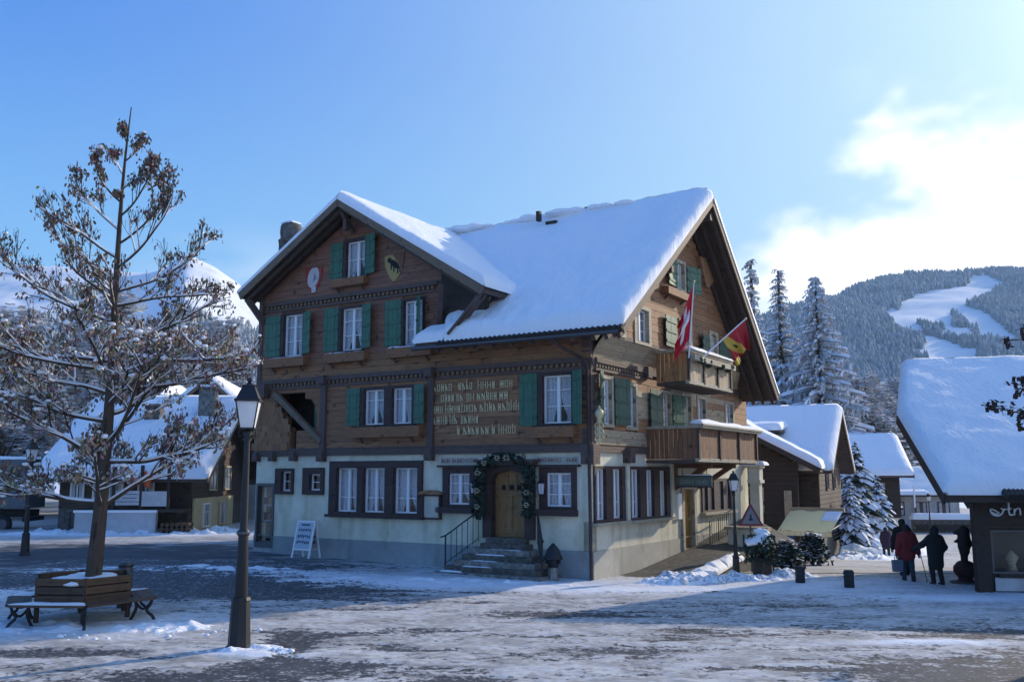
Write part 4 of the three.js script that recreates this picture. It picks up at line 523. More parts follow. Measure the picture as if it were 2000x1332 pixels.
for (const [x, z, k, lb] of lampSpots) copyOf(lamp, [x, groundY(x, z), z], .3 + x, lb, [k * .95, k, k * .95]);
function clumps(n, cx, cz, rx, rz, r0, r1, seed, flat = .55, y = 0) { const gs = [], r = rng(seed); for (let i = 0; i < n; i++) { const a = r() * 6.28, q = Math.sqrt(r()), x = cx + Math.cos(a) * q * rx, z = cz + Math.sin(a) * q * rz, s = r0 + (r1 - r0) * r() * r(); const g = lump(s, seed * 7 + i, flat, 1); g.translate(x, groundY(x, z) + s * .15 + y, z); gs.push(g); } return gs; }
function mound(cx, cz, rx, rz, h, seed, turn = 0, n = 56, rough = 1) { // a heap with a rough, lumpy skin that runs out into the ground
  const g = new THREE.PlaneGeometry(2, 2, n, n), p = g.attributes.position, c = Math.cos(turn), s = Math.sin(turn); g.rotateX(-Math.PI / 2);
  for (let i = 0; i < p.count; i++) { const u = p.getX(i), v = p.getZ(i), q = u * u + v * v, X = u * rx, Z = v * rz, x = cx + X * c + Z * s, z = cz - X * s + Z * c; const k = Math.max(0, 1 - q), nn = fbm(x * 1.9 + seed, z * 1.9, 4, seed), n2 = fbm(x * 7 + seed, z * 7, 3, seed + 3); p.setXYZ(i, x, groundY(x, z) - .07 + h * Math.pow(k, .7) * (rough < 1 ? .45 + rough * (nn - .5) + .15 * rough * (n2 - .5) : (1.7 * nn * nn + .55 * (n2 - .3)) * 1.25) + .04 * k, z); }
  g.computeVertexNormals(); return uvm(g); }
single('snow_heap', [mound(-5.0, -18.1, 1.1, .7, .11, 3), ...clumps(40, -4.9, -17.9, 1.0, .55, .015, .07, 3, .8)], M.snow, 'small crumbly snow heap round the foot of the foreground lamp', 'snow');
single('snow_heap', [mound(5.4, -29.1, 2.3, .9, .36, 4, .5, 72), mound(7.2, -29.6, 1.5, .7, .3, 5), ...clumps(40, 5.6, -28.7, 2, .6, .02, .09, 4, .8)], M.snow, 'long white snow heap at the foot of the ramp', 'snow');
single('snow_heap', [mound(-9.6, -20.7, 3.6, 1.3, .14, 6, 0, 90), mound(-7.4, -20.5, 1.5, 1.0, .14, 7), ...clumps(260, -8.8, -20.3, 3.6, 1.2, .015, .085, 5, .8)], M.snow, 'broken snow lumps under and round the tree bench', 'snow');
single('snow_heap', [mound(-19.5, -46.1, 6.5, 1.2, .34, 9, 0, 110), mound(-14.5, -46.8, 2.5, .9, .3, 10)], M.snow, 'ploughed snow along the foot of the left house', 'snow');
single('snow_heap', [mound(8.3, -30.7, 1.9, .9, .28, 14), ...clumps(30, 8.2, -30.2, 1.6, .6, .02, .08, 15, .8)], M.snow, 'snow lumps round the potted shrub and lamp', 'snow');
single('snow_heap', [mound(22.6, -61.5, 4.6, 5.6, 2.2, 26, -.3, 90, .3), mound(19.3, -52, 2.0, 5, .3, 16, -.28, 60), mound(25.5, -70, 4, 6, .8, 17, -.3, 60)], M.snow, 'ploughed snow along the terrace edge by the street', 'snow');
single('snow_heap', [mound(-1.8, -28.6, 5.2, 1.1, .12, 18, -.12, 110), mound(-8.5, -31.2, 4.5, .9, .11, 19, -.3, 90)], M.snow, 'trodden snow strip before the inn front steps', 'snow');

// ---------------------------------------------------------------- hexagonal bench and planter round the tree
{
  const b = thing('tree_bench', 'hexagonal wooden bench round a slatted planter under the bare tree', 'bench', [-9.75, 0, -21.6], -.06);
  const hex = (r, i) => [r * Math.cos(Math.PI / 3 * i + Math.PI / 3), -r * Math.sin(Math.PI / 3 * i + Math.PI / 3)];
  for (let i = 0; i < 6; i++) {
    for (let k = 0; k < 3; k++) { const [x0, z0] = hex(1.10, i), [x1, z1] = hex(1.10, i + 1), y = .60 + k * .18; const dx = (x1 - x0) * .0, dz = (z1 - z0) * .0; part('planter_slat', beam([x0 - dx, y, z0 - dz], [x1 + dx, y, z1 + dz], .05, .145), M.warmPlanks[(i + k) % 3], b); }
    const [px, pz] = hex(1.06, i); part('planter_post', rod([px, .1, pz], [px, 1.04, pz], .055, .055, 6), M.oldPlanks[0], b);
    for (let k = 0; k < 3; k++) { const r = 1.28 + k * .19, [x0, z0] = hex(r, i), [x1, z1] = hex(r, i + 1); const t = .012; part('seat_slat', beam([mix(x0, x1, t), .52, mix(z0, z1, t)], [mix(x1, x0, t), .52, mix(z1, z0, t)], .165, .045), M.warmPlanks[(i * 2 + k) % 3], b); }
    const [sx, sz] = hex(1.22, i), [ex, ez] = hex(1.62, i); // cast-iron scroll leg at each corner
    part('cast_leg', [tube([[ex, .49, ez], [ex * .98, .38, ez * .98], [ex * .93, .26, ez * .93], [ex * 1.02, .12, ez * 1.02], [ex * 1.06, .0, ez * 1.06]], .035, 14), tube([[sx, .49, sz], [sx * 1.04, .34, sz * 1.04], [sx * 1.0, .18, sz * 1.0], [sx * .92, .0, sz * .92]], .035, 12), tube([[sx, .44, sz], [(sx + ex) / 2, .28, (sz + ez) / 2], [ex, .44, ez]], .028, 12)], M.iron, b);
    const r = rng(i + 60), [a0, c0] = hex(1.2, i), [a1, c1] = hex(1.2, i + 1), [o0, q0] = hex(1.70, i), [o1, q1] = hex(1.70, i + 1); if (i < 2 || i === 3) part('snow', snowQuad([o0, .545, q0], [o1, .545, q1], [a1, .545, c1], [a0, .545, c0], .022 + .02 * r(), 16, 6, i + 3, .06, .12), M.snowFine, b);
  }
  part('soil', (() => { const g = new THREE.CylinderGeometry(1.0, 1.0, .5, 6); g.rotateY(Math.PI / 6); g.translate(0, .68, 0); return g; })(), std([.05, .04, .035]), b); part('soil_snow', [...Array(14)].map((_, i) => { const q = lump(.16 + .01 * i, i, .35, 1); q.translate(.75 * Math.cos(i * 2.4) * ((i % 4) / 4 + .3), .93, .75 * Math.sin(i * 2.4) * ((i % 4) / 4 + .3)); return q; }), M.snow, b);
  const bin = thing('marker_post', 'short dark round post just behind the planter trunk', 'post', [-9.62, 0, -23.6]); part('post_body', lathe([[0, 0], [.17, 0], [.17, 1.05], [.15, 1.12], [0, 1.14]], 14), M.zinc, bin); part('post_cap', lathe([[.175, 1.0], [.185, 1.0], [.185, 1.06], [.175, 1.06]], 14), M.iron, bin);
}

// ---------------------------------------------------------------- trees
function taper(pts, r0, r1, rad = 6) {
  const c = new THREE.CatmullRomCurve3(pts.map(p => new THREE.Vector3(...p))), n = Math.max(2, (pts.length - 1) * 3), fr = c.computeFrenetFrames(n, false), pos = [], idx = [], uv = [];
  for (let i = 0; i <= n; i++) { const P = c.getPointAt(i / n), r = mix(r0, r1, Math.pow(i / n, .85)); for (let k = 0; k <= rad; k++) { const a = k / rad * 6.2832; const q = P.clone().addScaledVector(fr.normals[i], r * Math.cos(a)).addScaledVector(fr.binormals[i], r * Math.sin(a)); pos.push(q.x, q.y, q.z); uv.push(i * .3, k / rad); } }
  for (let i = 0; i < n; i++) for (let k = 0; k < rad; k++) { const a = i * (rad + 1) + k, b = a + rad + 1; idx.push(a, a + 1, b + 1, a, b + 1, b); }
  const g = new THREE.BufferGeometry(); g.setAttribute('position', new THREE.Float32BufferAttribute(pos, 3)); g.setAttribute('uv', new THREE.Float32BufferAttribute(uv, 2)); g.setIndex(idx); g.computeVertexNormals(); return g;
}
{
  const T0 = thing('broadleaf_tree', 'young bare tree with withered brown leaves and snow rising from the round bench', 'tree', [-9.55, .6, -21.6]);
  const r = rng(2024), H = 11.6, trunkAt = t => [.10 * t + .12 * Math.sin(t * 5) + .35 * t * t * .6, H * t, .1 * Math.sin(t * 4)];
  part('trunk', taper([...Array(12)].map((_, i) => trunkAt(i / 11)), .19, .012, 10), M.bark, T0);
  const twigs = [], snowG = [], leafAt = [], snowAt = [];
  const onSnow = (pts, rr) => { const q = pts.map(p => [p[0], p[1] + rr * .95, p[2]]); const d = [pts[pts.length - 1][0] - pts[0][0], pts[pts.length - 1][1] - pts[0][1], pts[pts.length - 1][2] - pts[0][2]]; const hor = Math.hypot(d[0], d[2]); if (hor > Math.abs(d[1]) * .75) snowG.push(taper(q, rr * .85 + .012, rr * .35 + .010, 5)); };
  function grow(P, az, el, len, rad, lvl, parent) {
    const n = lvl === 0 ? 5 : 4, pts = [P]; let a = az, e = el, p = P; const dirs = [];
    for (let i = 0; i < n; i++) { a += (r() - .5) * (lvl ? .5 : .3); e += (r() - .5) * .35 + (lvl === 0 ? .06 : .03); const L = len / n; p = [p[0] + Math.cos(a) * Math.cos(e) * L, p[1] + Math.sin(e) * L, p[2] + Math.sin(a) * Math.cos(e) * L]; pts.push(p); dirs.push([a, e]); }
    const g = taper(pts, rad, rad * .35 + .003, lvl === 0 ? 7 : 4); if (lvl === 0) { part('branch', g, M.bark, T0); onSnow(pts, rad * .8); } else { twigs.push(g); if (lvl === 1 || (lvl === 2 && pts[0][1] < 6 && r() < .5)) onSnow(pts, rad * .8); }
    if (lvl < 3) { const m = lvl === 0 ? Math.round(5 + len * 2.2) : lvl === 1 ? 5 : 3; for (let i = 0; i < m; i++) { const t = .25 + .75 * (i + r()) / m, k = Math.min(n - 1, Math.floor(t * n)), f = t * n - k, Q = [0, 1, 2].map(c => mix(pts[k][c], pts[k + 1][c], f)); grow(Q, dirs[k][0] + (r() < .5 ? -1 : 1) * (.5 + .6 * r()), dirs[k][1] + (r() - .35) * .8, len * (lvl ? .55 : .40) * (1.15 - .5 * t), Math.max(.004, rad * .42), lvl + 1); } }
    if (lvl >= 2) { const m = 2; for (let i = 0; i < m; i++) if (r() < (lvl === 2 ? .55 : .30) * (P[1] > 6 ? .62 : 1)) { const t = .35 + .65 * r(), k = Math.min(n - 1, Math.floor(t * n)), Q = [0, 1, 2].map(c => mix(pts[k][c], pts[k + 1][c], t * n - k)); leafAt.push(Q); if (r() < (Q[1] < 6.2 ? .22 : .03)) snowAt.push(Q); } }
  }
  // limbs: height on the trunk (share), azimuth (0 = right, pi = left), rise, length
  const limbs = [[.175, 3.1, -.06, 3.0], [.165, .25, .42, 3.3], [.17, -1.2, .15, 2.2], [.20, 2.0, .2, 2.3], [.26, 3.5, .30, 2.6], [.255, .1, .08, 3.2], [.29, -.5, .62, 3.8], [.30, .35, .62, 3.6], [.335, 3.14, -.04, 3.3], [.35, 1.6, .2, 2.2], [.37, -.9, .1, 2.6], [.39, 2.8, .2, 3.0], [.40, .15, .02, 4.1], [.42, -1.7, .2, 2.2], [.44, 3.7, .12, 2.8], [.455, 3.2, .14, 3.3], [.465, -.3, .10, 4.2], [.48, 1.2, .15, 2.2], [.50, .45, .16, 3.4], [.52, 2.6, .06, 2.9], [.535, 3.4, .20, 3.1], [.55, -1.4, .2, 2.0], [.57, -.2, .26, 3.0], [.58, 4.6, .2, 1.8], [.60, .4, .16, 2.6], [.625, 3.0, .42, 2.4], [.65, -.3, .45, 2.4], [.67, 3.5, .42, 2.2], [.70, .2, .5, 2.1], [.73, 2.8, .62, 1.8], [.76, -.4, .66, 1.6], [.79, 3.4, .7, 1.35], [.82, .3, .72, 1.1], [.85, 2.6, .8, .95], [.88, .5, .9, .75], [.92, 3.2, 1.0, .5]];
  for (const [t, az, el, len] of limbs) grow(trunkAt(t), -az + .25 * (r() - .5), el, len * (t > .22 && t < .6 && Math.cos(az) > .6 ? .76 : .92), .052 * (1.12 - t) + .009, 0);
  part('twigs', twigs, M.bark, T0, 'stuff'); part('snow_on_branches', snowG, M.snowFine, T0, 'stuff');
  { const q = new THREE.PlaneGeometry(.048, .08, 2, 2), p = q.attributes.position; for (let i = 0; i < p.count; i++) { const y = p.getY(i); p.setZ(i, .35 * Math.abs(p.getX(i)) - 2.2 * y * y * 1.0); p.setX(i, p.getX(i) * (1 - Math.pow(Math.abs(y) / .046, 2) * .55)); } q.translate(0, -.07, 0); q.computeVertexNormals();
    leafAt.push(...leafAt.filter(L => L[1] < 6.3)); const N = leafAt.length * 2, im = new THREE.InstancedMesh(q, M.leaf, N), m4 = new THREE.Matrix4(), qu = new THREE.Quaternion(), eu = new THREE.Euler(), cl = new THREE.Color(); for (let i = 0; i < N; i++) { const L = leafAt[Math.floor(i / 2)], s = .75 + .6 * r(); eu.set((r() - .5) * 1.3, r() * 6.28, (r() - .5) * 1.3); qu.setFromEuler(eu); m4.compose(new THREE.Vector3(L[0] + (r() - .5) * .2, L[1] + (r() - .5) * .14, L[2] + (r() - .5) * .2), qu, new THREE.Vector3(s, s, s)); im.setMatrixAt(i, m4); const lo = L[1] < 6.3 && r() < .55 ? 1.9 : 1; cl.setRGB((.6 + .7 * r()) * lo, (.58 + .6 * r()) * lo * (lo > 1 ? 1.15 : 1), (.55 + .55 * r()) * lo * (lo > 1 ? 1.3 : 1)); im.setColorAt(i, cl); } im.name = 'withered_leaves'; im.userData.kind = 'stuff'; T0.add(im); }
  { const q = lump(.055, 3, .6, 2), im = new THREE.InstancedMesh(q, M.snowFine, snowAt.length), m4 = new THREE.Matrix4(), qu = new THREE.Quaternion(); snowAt.forEach((L, i) => { const s = .5 + 1.0 * r(); qu.setFromEuler(new THREE.Euler(0, r() * 6, 0)); m4.compose(new THREE.Vector3(L[0], L[1] + .03, L[2]), qu, new THREE.Vector3(s, s, s)); im.setMatrixAt(i, m4); }); im.name = 'snow_clumps'; im.userData.kind = 'stuff'; T0.add(im); }
  for (const [x, y, z, s] of [[-.95, 8.5, .1, .15], [.12, 9.35, .1, .14], [-.55, 6.6, .1, .24]]) { const gs = []; for (let i = 0; i < 70; i++) { const q = new THREE.PlaneGeometry(.06, .11); q.rotateX(r() * 6); q.rotateY(r() * 6); q.translate(x + (r() + r() - 1) * s, y + (r() + r() - 1) * s * .8, z + (r() + r() - 1) * s); gs.push(q); } part('leaf_nest', gs, M.leaf, T0, 'stuff'); const w = lump(s * .6, 5, .4, 2); w.translate(x, y + s * .5, z); part('snow', w, M.snowFine, T0); }
}
// snow-laden conifer: drooping boughs in whorls, each with its load of snow
function conifer(h, R, tiers, per, seed, o = {}) {
  const r = rng(seed), dark = [], snow = []; const bare = o.bare ?? .06, droop = o.droop ?? .5, wid = o.wid ?? .5;
  for (let t = 0; t < tiers; t++) { const f = t / tiers, y0 = h * (bare + (1 - bare) * Math.pow(f, o.pow ?? .9)); const L0 = R * (o.columnar ? (.45 + .55 * Math.sin(Math.PI * Math.min(1, f * 1.25 + .1))) * (1 - .75 * f) : Math.pow(1 - f, .85)) + .04 * R;
    for (let k = 0; k < per; k++) { if (o.gap && r() < o.gap) continue; const az = k / per * 6.283 + t * 2.4 + (r() - .5) * .7, L = L0 * (.7 + .5 * r()), w = L * wid * (.7 + .5 * r()) * .55, ca = Math.cos(az), sa = Math.sin(az), y = y0 + (r() - .5) * h / tiers;
      const n = o.seg ?? 3, up = o.rise ?? .15; const prof = s => [L * s, y + L * (up * s - droop * s * s)];
      const mk = (list, lift, ws, s0, s1, th) => { const pos = []; let prev = null; for (let i = 0; i <= n; i++) { const s = mix(s0, s1, i / n), [d, yy] = prof(s), ww = ws * w * (.3 + 1.5 * s * (1.05 - s) * 2) * (.8 + .45 * r()) * (s > .98 ? .15 : 1); const c = [ca * d, yy + lift + th, sa * d], a = [ca * d - sa * ww, yy + lift - ww * .35, sa * d + ca * ww], b = [ca * d + sa * ww, yy + lift - ww * .35, sa * d - ca * ww]; if (prev) { const [pc, pa, pb] = prev; pos.push(...pc, ...c, ...a, ...pc, ...a, ...pa, ...pc, ...pb, ...b, ...pc, ...b, ...c); } prev = [c, a, b]; } const g = new THREE.BufferGeometry(); g.setAttribute('position', new THREE.Float32BufferAttribute(pos, 3)); g.computeVertexNormals(); list.push(g); };
      mk(dark, 0, 1, .05, 1, .02 * L); if (r() < (o.snow ?? .85)) mk(snow, .04 * (o.lift ?? 1) + .02 * L, .78, .12, .98, .06 * L); if (o.twigs) for (let q = 0; q < o.twigs; q++) { const s = .25 + .75 * r(), [d, yy] = prof(s), l = Math.max(.4 * Math.min(1, h / 12), L * .22) * (.6 + r()), g = new THREE.BufferGeometry(), tx = (r() - .5) * l, tz = (r() - .5) * l, e = .03 + .012 * h / 4; g.setAttribute('position', new THREE.Float32BufferAttribute([ca * d, yy, sa * d, ca * d + tx, yy - l * .8, sa * d + tz, ca * d + tx + e, yy - l * .5, sa * d + tz + e], 3)); g.computeVertexNormals(); (r() < .4 ? snow : dark).push(g); } } }
  return { dark: merge(dark), snow: merge(snow) };
}
function coniferThing(name, label, cat, pos, spec, mats, group) { const [h, R, tiers, per, seed, o] = spec, c = conifer(h, R, tiers, per, seed, o), t = thing(name, label, cat, pos, seed, group); part('trunk', rod([0, -.3, 0], [0, h * .99, 0], .022 * h, .004 * h, 7), M.bark, t); part('boughs', c.dark, mats[0], t); part('snow', c.snow, mats[1], t); return t; }
const FS = [M.fir, M.firSnow], LS = [M.frost, M.firSnow];
coniferThing('spruce_tree', 'tallest snowy spruce with a thin spire beside the street', 'spruce', [23.6, -.55, -64], [6.1, 1.8, 22, 11, 5, { snow: .75, droop: .55, pow: .8 }], FS);
coniferThing('spruce_tree', 'broad low snowy spruce nearest the yellow awning', 'spruce', [20.0, -.45, -55.5], [2.9, 1.25, 15, 11, 6, { snow: .95, droop: .6 }], FS);
coniferThing('spruce_tree', 'small snowy spruce on the street side of the tall spire', 'spruce', [25.3, -.6, -65], [3.9, 1.4, 15, 10, 7, { snow: .95, droop: .55 }], FS);
coniferThing('spruce_tree', 'small snowy spruce between the tall spire and the dark chalet', 'spruce', [21.9, -.5, -60.5], [3.4, 1.4, 14, 10, 9, { snow: .95, droop: .58 }], FS);
coniferThing('larch_tree', 'tall thin frosted larch left of the broad one behind the roofs', 'larch', [27.9, -1.6, -95], [26.2, 4.6, 46, 8, 21, { columnar: true, bare: .2, gap: .3, droop: .35, rise: .2, wid: .26, snow: .5, twigs: 16, seg: 3 }], LS);
coniferThing('larch_tree', 'broad frosted larch with layered boughs right behind the dark chalet', 'larch', [30.1, -1.6, -90], [24.4, 5.6, 44, 11, 22, { bare: .12, gap: .12, droop: .30, rise: .16, wid: .13, snow: .5, twigs: 16, pow: .95, seg: 3 }], LS);
coniferThing('larch_tree', 'thin treetop peeping over the right gable of the inn', 'larch', [26.4, -1.6, -100], [28.5, 4.2, 36, 7, 23, { columnar: true, bare: .2, gap: .35, droop: .3, rise: .15, wid: .26, snow: .45, twigs: 14 }], LS);
// snow-covered broadleaf trees: limbs, twig clumps and their snow
function snowyCrown(h, R, n, seed, ball = 1) {
  const r = rng(seed), dark = [], snow = [], limbs = []; const C = [];
  for (let i = 0; i < 26; i++) { const a = r() * 6.28, t = .25 + .72 * r(), rr = R * (.35 + .65 * r()) * Math.sin(Math.PI * Math.min(1, .15 + .85 * t)) * ball; const P = [Math.cos(a) * rr, h * t, Math.sin(a) * rr]; C.push(P); limbs.push(taper([[0, h * t * .55, 0], [P[0] * .5, h * t * .8, P[2] * .5], P], .012 * h, .004 * h, 4)); }
  for (let i = 0; i < n; i++) { const c = C[Math.floor(r() * 26)], s = R * .34; const x = c[0] + (r() + r() - 1) * s, y = c[1] + (r() + r() - 1) * s * .8, z = c[2] + (r() + r() - 1) * s, e = .13 + .16 * r(); const q = new THREE.PlaneGeometry(e * 2.2, e); const w = r() < .70; if (w) { q.rotateX(-1.57 + (r() - .5) * .8); q.rotateY(r() * 6.28); q.translate(x, y + .06, z); snow.push(q); } else { q.rotateX((r() - .5) * 2.6); q.rotateY(r() * 6.28); q.rotateZ((r() - .5) * 2); q.translate(x, y, z); dark.push(q); } }
  return { dark: merge(dark), snow: merge(snow), limbs: merge(limbs) };
}
const twigMat = std([.36, .36, .36], { roughness: .95, side: THREE.DoubleSide });
function snowyTree(pos, h, R, n, seed, label, group) { const c = snowyCrown(h, R, n, seed), t = thing('snowy_tree', label, 'tree', pos, seed, group); part('trunk', rod([0, -.5, 0], [0, h * .9, 0], .022 * h, .005 * h, 7), M.bark, t); part('limbs', c.limbs, M.bark, t); part('crown', c.dark, twigMat, t); part('snow', c.snow, M.firSnow, t); return t; }
{
  const L = 'snow laden trees crowded behind the houses', lb = 'snow laden tree in the crowd of pale trees behind the houses';
  const pr = [snowyTree([0, 0, 0], 11, 4.2, 3400, 301, lb, L), snowyTree([0, 0, 0], 9, 3.6, 2600, 302, lb, L), snowyTree([0, 0, 0], 14, 4.6, 4200, 303, lb, L)];
  const spots = [ // left, behind the parked lorry and the houses
    [-36, -66, 2, 1.05], [-42, -74, 2, 1.25], [-31, -70, 0, 1.1], [-46, -84, 2, 1.5], [-38, -86, 2, 1.4], [-29, -80, 2, 1.1], [-50, -76, 0, 1.3], [-33, -60, 1, .9], [-27, -92, 0, 1.2], [-40, -62, 0, .9], [-22, -96, 2, .9], [-56, -92, 2, 1.5], [-17, -100, 1, 1.1], [-44, -100, 2, 1.7], [-33, -104, 2, 1.5], [-24, -110, 2, 1.2],
    // right, below the ski hill
    [31, -98, 2, .8], [35, -101, 0, .9], [39, -104, 0, 1.0], [42, -108, 1, 1.1], [36, -95, 1, .9], [33, -110, 2, .9], [27.5, -104, 0, 1.0], [46, -112, 0, 1.0], [24, -106, 2, .8], [39.5, -97, 1, .8], [30, -116, 2, 1.0], [37, -118, 2, 1.05], [25, -90, 1, .9], [44, -101, 1, .9], [29, -86, 1, .72], [50, -110, 1, 1.1], [22.5, -86, 1, .8]];
  const used = [0, 0, 0], ord = ['first', 'second', 'third', 'fourth', 'fifth', 'sixth', 'seventh', 'eighth', 'ninth', 'tenth', 'eleventh', 'twelfth', 'thirteenth', 'fourteenth', 'fifteenth', 'sixteenth', 'seventeenth', 'eighteenth'];
    const name = i => { const left = spots[i][0] < 0, same = spots.filter(q => (q[0] < 0) === left).sort((a, b) => a[0] / -a[1] - b[0] / -b[1]); return `pale snow laden tree, ${ord[same.indexOf(spots[i])]} from the left ${left ? 'of those behind the left houses' : 'of those below the ski hill'}`; }; spots.forEach(([x, z, k, s0], i) => { const s = s0 * (x > 0 ? 1.5 : .88); const y = z < -80 && x < 0 ? (-80 - z) * .12 : x > 0 ? -1.6 : 0; if (!used[k]++) { pr[k].position.set(x, y, z); pr[k].scale.set(s, s, s); pr[k].userData.label = name(i); } else copyOf(pr[k], [x, y, z], i * 1.7, name(i), [s * (.9 + .2 * hsh(i, 1, 4)), s, s * (.9 + .2 * hsh(i, 2, 4))]); });
}
{ // spruces standing behind the inn; they keep the low sun off the left house
  const g = 'tall spruces standing behind the inn', lb = 'tall dark spruce behind the inn, frontmost of the group'; const p0 = coniferThing('spruce_tree', lb, 'spruce', [-8, 0, -57.5], [14.5, 3.4, 18, 9, 51, { snow: .8 }], FS, g);
  for (const [x, z, s, w] of [[-4.6, -60.5, 1.1, 'third from the left'], [-10.5, -62, 1.1, 'leftmost'], [-1.5, -60, 1.15, 'second from the right'], [-6, -66, 1.2, 'rearmost'], [1.5, -65, 1.25, 'rightmost']]) copyOf(p0, [x, 0, z], x, `tall dark spruce behind the inn, ${w} of the group`, [s, s, s]);
}
{ // branch reaching in at the right edge from a tree outside the frame
  const t = thing('overhanging_tree', 'dark leafy branch reaching in at the right edge before the big snow roof', 'tree', [13.6, 0, -20]); const r = rng(77);
  part('trunk', taper([[.0, -.2, 0], [.05, 4, 0], [-.05, 8, .05], [.1, 12.2, 0]], .22, .03, 8), M.bark, t); const tw = [], lv = [];
  const br = (pts, r0) => { part('branch', taper(pts, r0, .006, 6), M.bark, t); for (let i = 0; i < pts.length - 1; i++) for (let k = 0; k < 10; k++) { const f = r(), P = [0, 1, 2].map(c => mix(pts[i][c], pts[i + 1][c], f)), Q = [P[0] + (r() - .6) * .6, P[1] + (r() - .45) * .5, P[2] + (r() - .5) * .7]; tw.push(taper([P, [(P[0] + Q[0]) / 2, (P[1] + Q[1]) / 2 + .03, (P[2] + Q[2]) / 2], Q], .009, .004, 4)); for (let j = 0; j < 7; j++) { const q = new THREE.PlaneGeometry(.075, .12); q.rotateX(r() * 6); q.rotateY(r() * 6); q.translate(Q[0] + (r() - .5) * .26, Q[1] + (r() - .5) * .22, Q[2] + (r() - .5) * .26); lv.push(q); } } };
  br([[0, 4.1, 0], [-1.2, 4.35, .1], [-2.4, 4.55, 0], [-3.3, 4.75, -.1]], .07); br([[0, 4.6, 0], [-1.1, 5.0, 0], [-2.1, 5.15, .1], [-2.75, 5.1, .1]], .05); br([[0, 5.2, 0], [-1.0, 5.8, .1], [-2.0, 6.15, 0], [-2.65, 6.2, 0]], .05);
  for (let i = 0; i < 34; i++) { const h = 4 + 7.4 * i / 34, a = (r() - .5) * 4.4, L = (3.6 - .27 * (h - 4)) * (.8 + .4 * r()), e = .15 + .05 * (h - 4), P = k => [Math.cos(a) * Math.cos(e) * L * k, h + Math.sin(e) * L * k, Math.sin(a) * Math.cos(e) * L * k]; if (Math.abs(a) < 1.45) br([P(0), P(.35), P(.7), P(1)], .05); }
  part('twigs', tw, M.bark, t, 'stuff'); part('leaves', lv, std([.05, .032, .026], { roughness: .9, side: THREE.DoubleSide }), t, 'stuff');
}

// ---------------------------------------------------------------- neighbouring houses
const farGlass = std([.035, .042, .05], { roughness: .12, metalness: 0 });
function farWindow(t, x, y, z, w, h, turn = 0, fr = M.white, cur = true) { const g = sub('window', t); g.position.set(x, y, z); g.rotation.y = turn; part('window_frame', [box(w + .14, .07, .08, 0, h / 2 + .035, 0), box(w + .14, .07, .1, 0, -h / 2 - .035, 0), box(.07, h, .08, -w / 2 - .035, 0, 0), box(.07, h, .08, w / 2 + .035, 0, 0), box(.06, h, .06, 0, 0, 0), box(w, .03, .05, 0, h * .15, 0)], fr, g); part('pane', (() => { const q = new THREE.PlaneGeometry(w, h); q.translate(0, 0, .01); return q; })(), farGlass, g); if (cur) for (const s of [-1, 1]) { const q = new THREE.PlaneGeometry(w * .3, h, 6, 1), p = q.attributes.position; for (let i = 0; i < p.count; i++) p.setZ(i, .022 + .008 * Math.sin(p.getX(i) * 40)); q.translate(s * w * .33, 0, 0); part('curtain', q, M.curtain, g); } return g; }
// chalet: ridge along local x (gables at both ends), front toward +z; origin at the front right corner on the ground
function chalet(o) {
  const t = thing(o.name ?? 'chalet', o.label, 'chalet', o.pos, o.turn ?? 0, o.group), { w, d, eave, rise, over = .9, base = 1, mats = M.oldPlanks } = o, rz = -d * (o.rz ?? .5), ry = eave + rise, ho = rise / (-rz), sl = over * .9;
  part('stone_wall', [box2(-w, -2, -d, 0, base, 0)], o.baseMat ?? M.whitewash, t);
  part('timber_wall', (() => { const g = slab([[0, base], [d, base], [d, eave], [-rz, ry], [0, eave]], w); g.rotateY(S.turn); g.translate(-w, 0, 0); return g; })(), mats[0], t);
  const bd = [], r = rng(Math.round(w * 37 + d)); for (let y = base + .13; y < ry - .2; y += .26) { if (y < eave) bd.push(box(w, .235, .05, -w / 2, y, .02 + .01 * r(), false, r() * 9)); const z0 = y < eave ? 0 : -(y - eave) / ho, z1 = y < eave ? -d : -d + (y - eave) / (rise / (d + rz)); if (z0 - z1 > .3) for (const x of [0, -w]) bd.push(box(.05, .235, z0 - z1 - .05, x, y, (z0 + z1) / 2, false, r() * 9)); }
  part('board_cladding', bd, mats[1], t, 'stuff');
  const x0 = -w - over, x1 = over, ze = sl, ye = eave - ho * sl, zb = -d - sl, yb = eave - (rise / (d + rz)) * sl; 
  const rf = part('roof', [plate([x0, ye, ze], [x1, ye, ze], [x1, ry, rz], [x0, ry, rz], .16), plate([x1, yb, zb], [x0, yb, zb], [x0, ry, rz], [x1, ry, rz], .16)], M.soffit, t);
  const nu = Math.min(50, Math.round(w * 2.5)); part('roof_snow', [snowQuad([x0, ye, ze + .05], [x1 + .05, ye, ze + .05], [x1 + .05, ry, rz], [x0, ry, rz], o.snow ?? .4, nu, 24, w + d, .09, .4, [0, 1, 0], 'ridge'), snowQuad([x1 + .05, yb, zb - .05], [x0, yb, zb - .05], [x0, ry, rz], [x1 + .05, ry, rz], o.snow ?? .4, nu, 20, w - d, .09, .4, [0, 1, 0], 'ridge')], M.snow, rf);
  part('barge_board', [beam([x1 + .01, ye - .1, ze], [x1 + .01, ry - .08, rz], .06, .28), beam([x1 + .01, yb - .1, zb], [x1 + .01, ry - .08, rz], .06, .28)], o.barge ?? M.fascia, rf);
  part('barge_board', [beam([x0 - .01, ye - .1, ze], [x0 - .01, ry - .08, rz], .06, .28), beam([x0 - .01, yb - .1, zb], [x0 - .01, ry - .08, rz], .06, .28)], o.barge ?? M.fascia, rf);
  for (const k of [.25, .5, .75]) part('rafter_end', box(over - .06, .2, .16, over / 2, mix(ye, ry, k) - .26, mix(ze, rz, k)), M.beam, rf);
  return t;
}
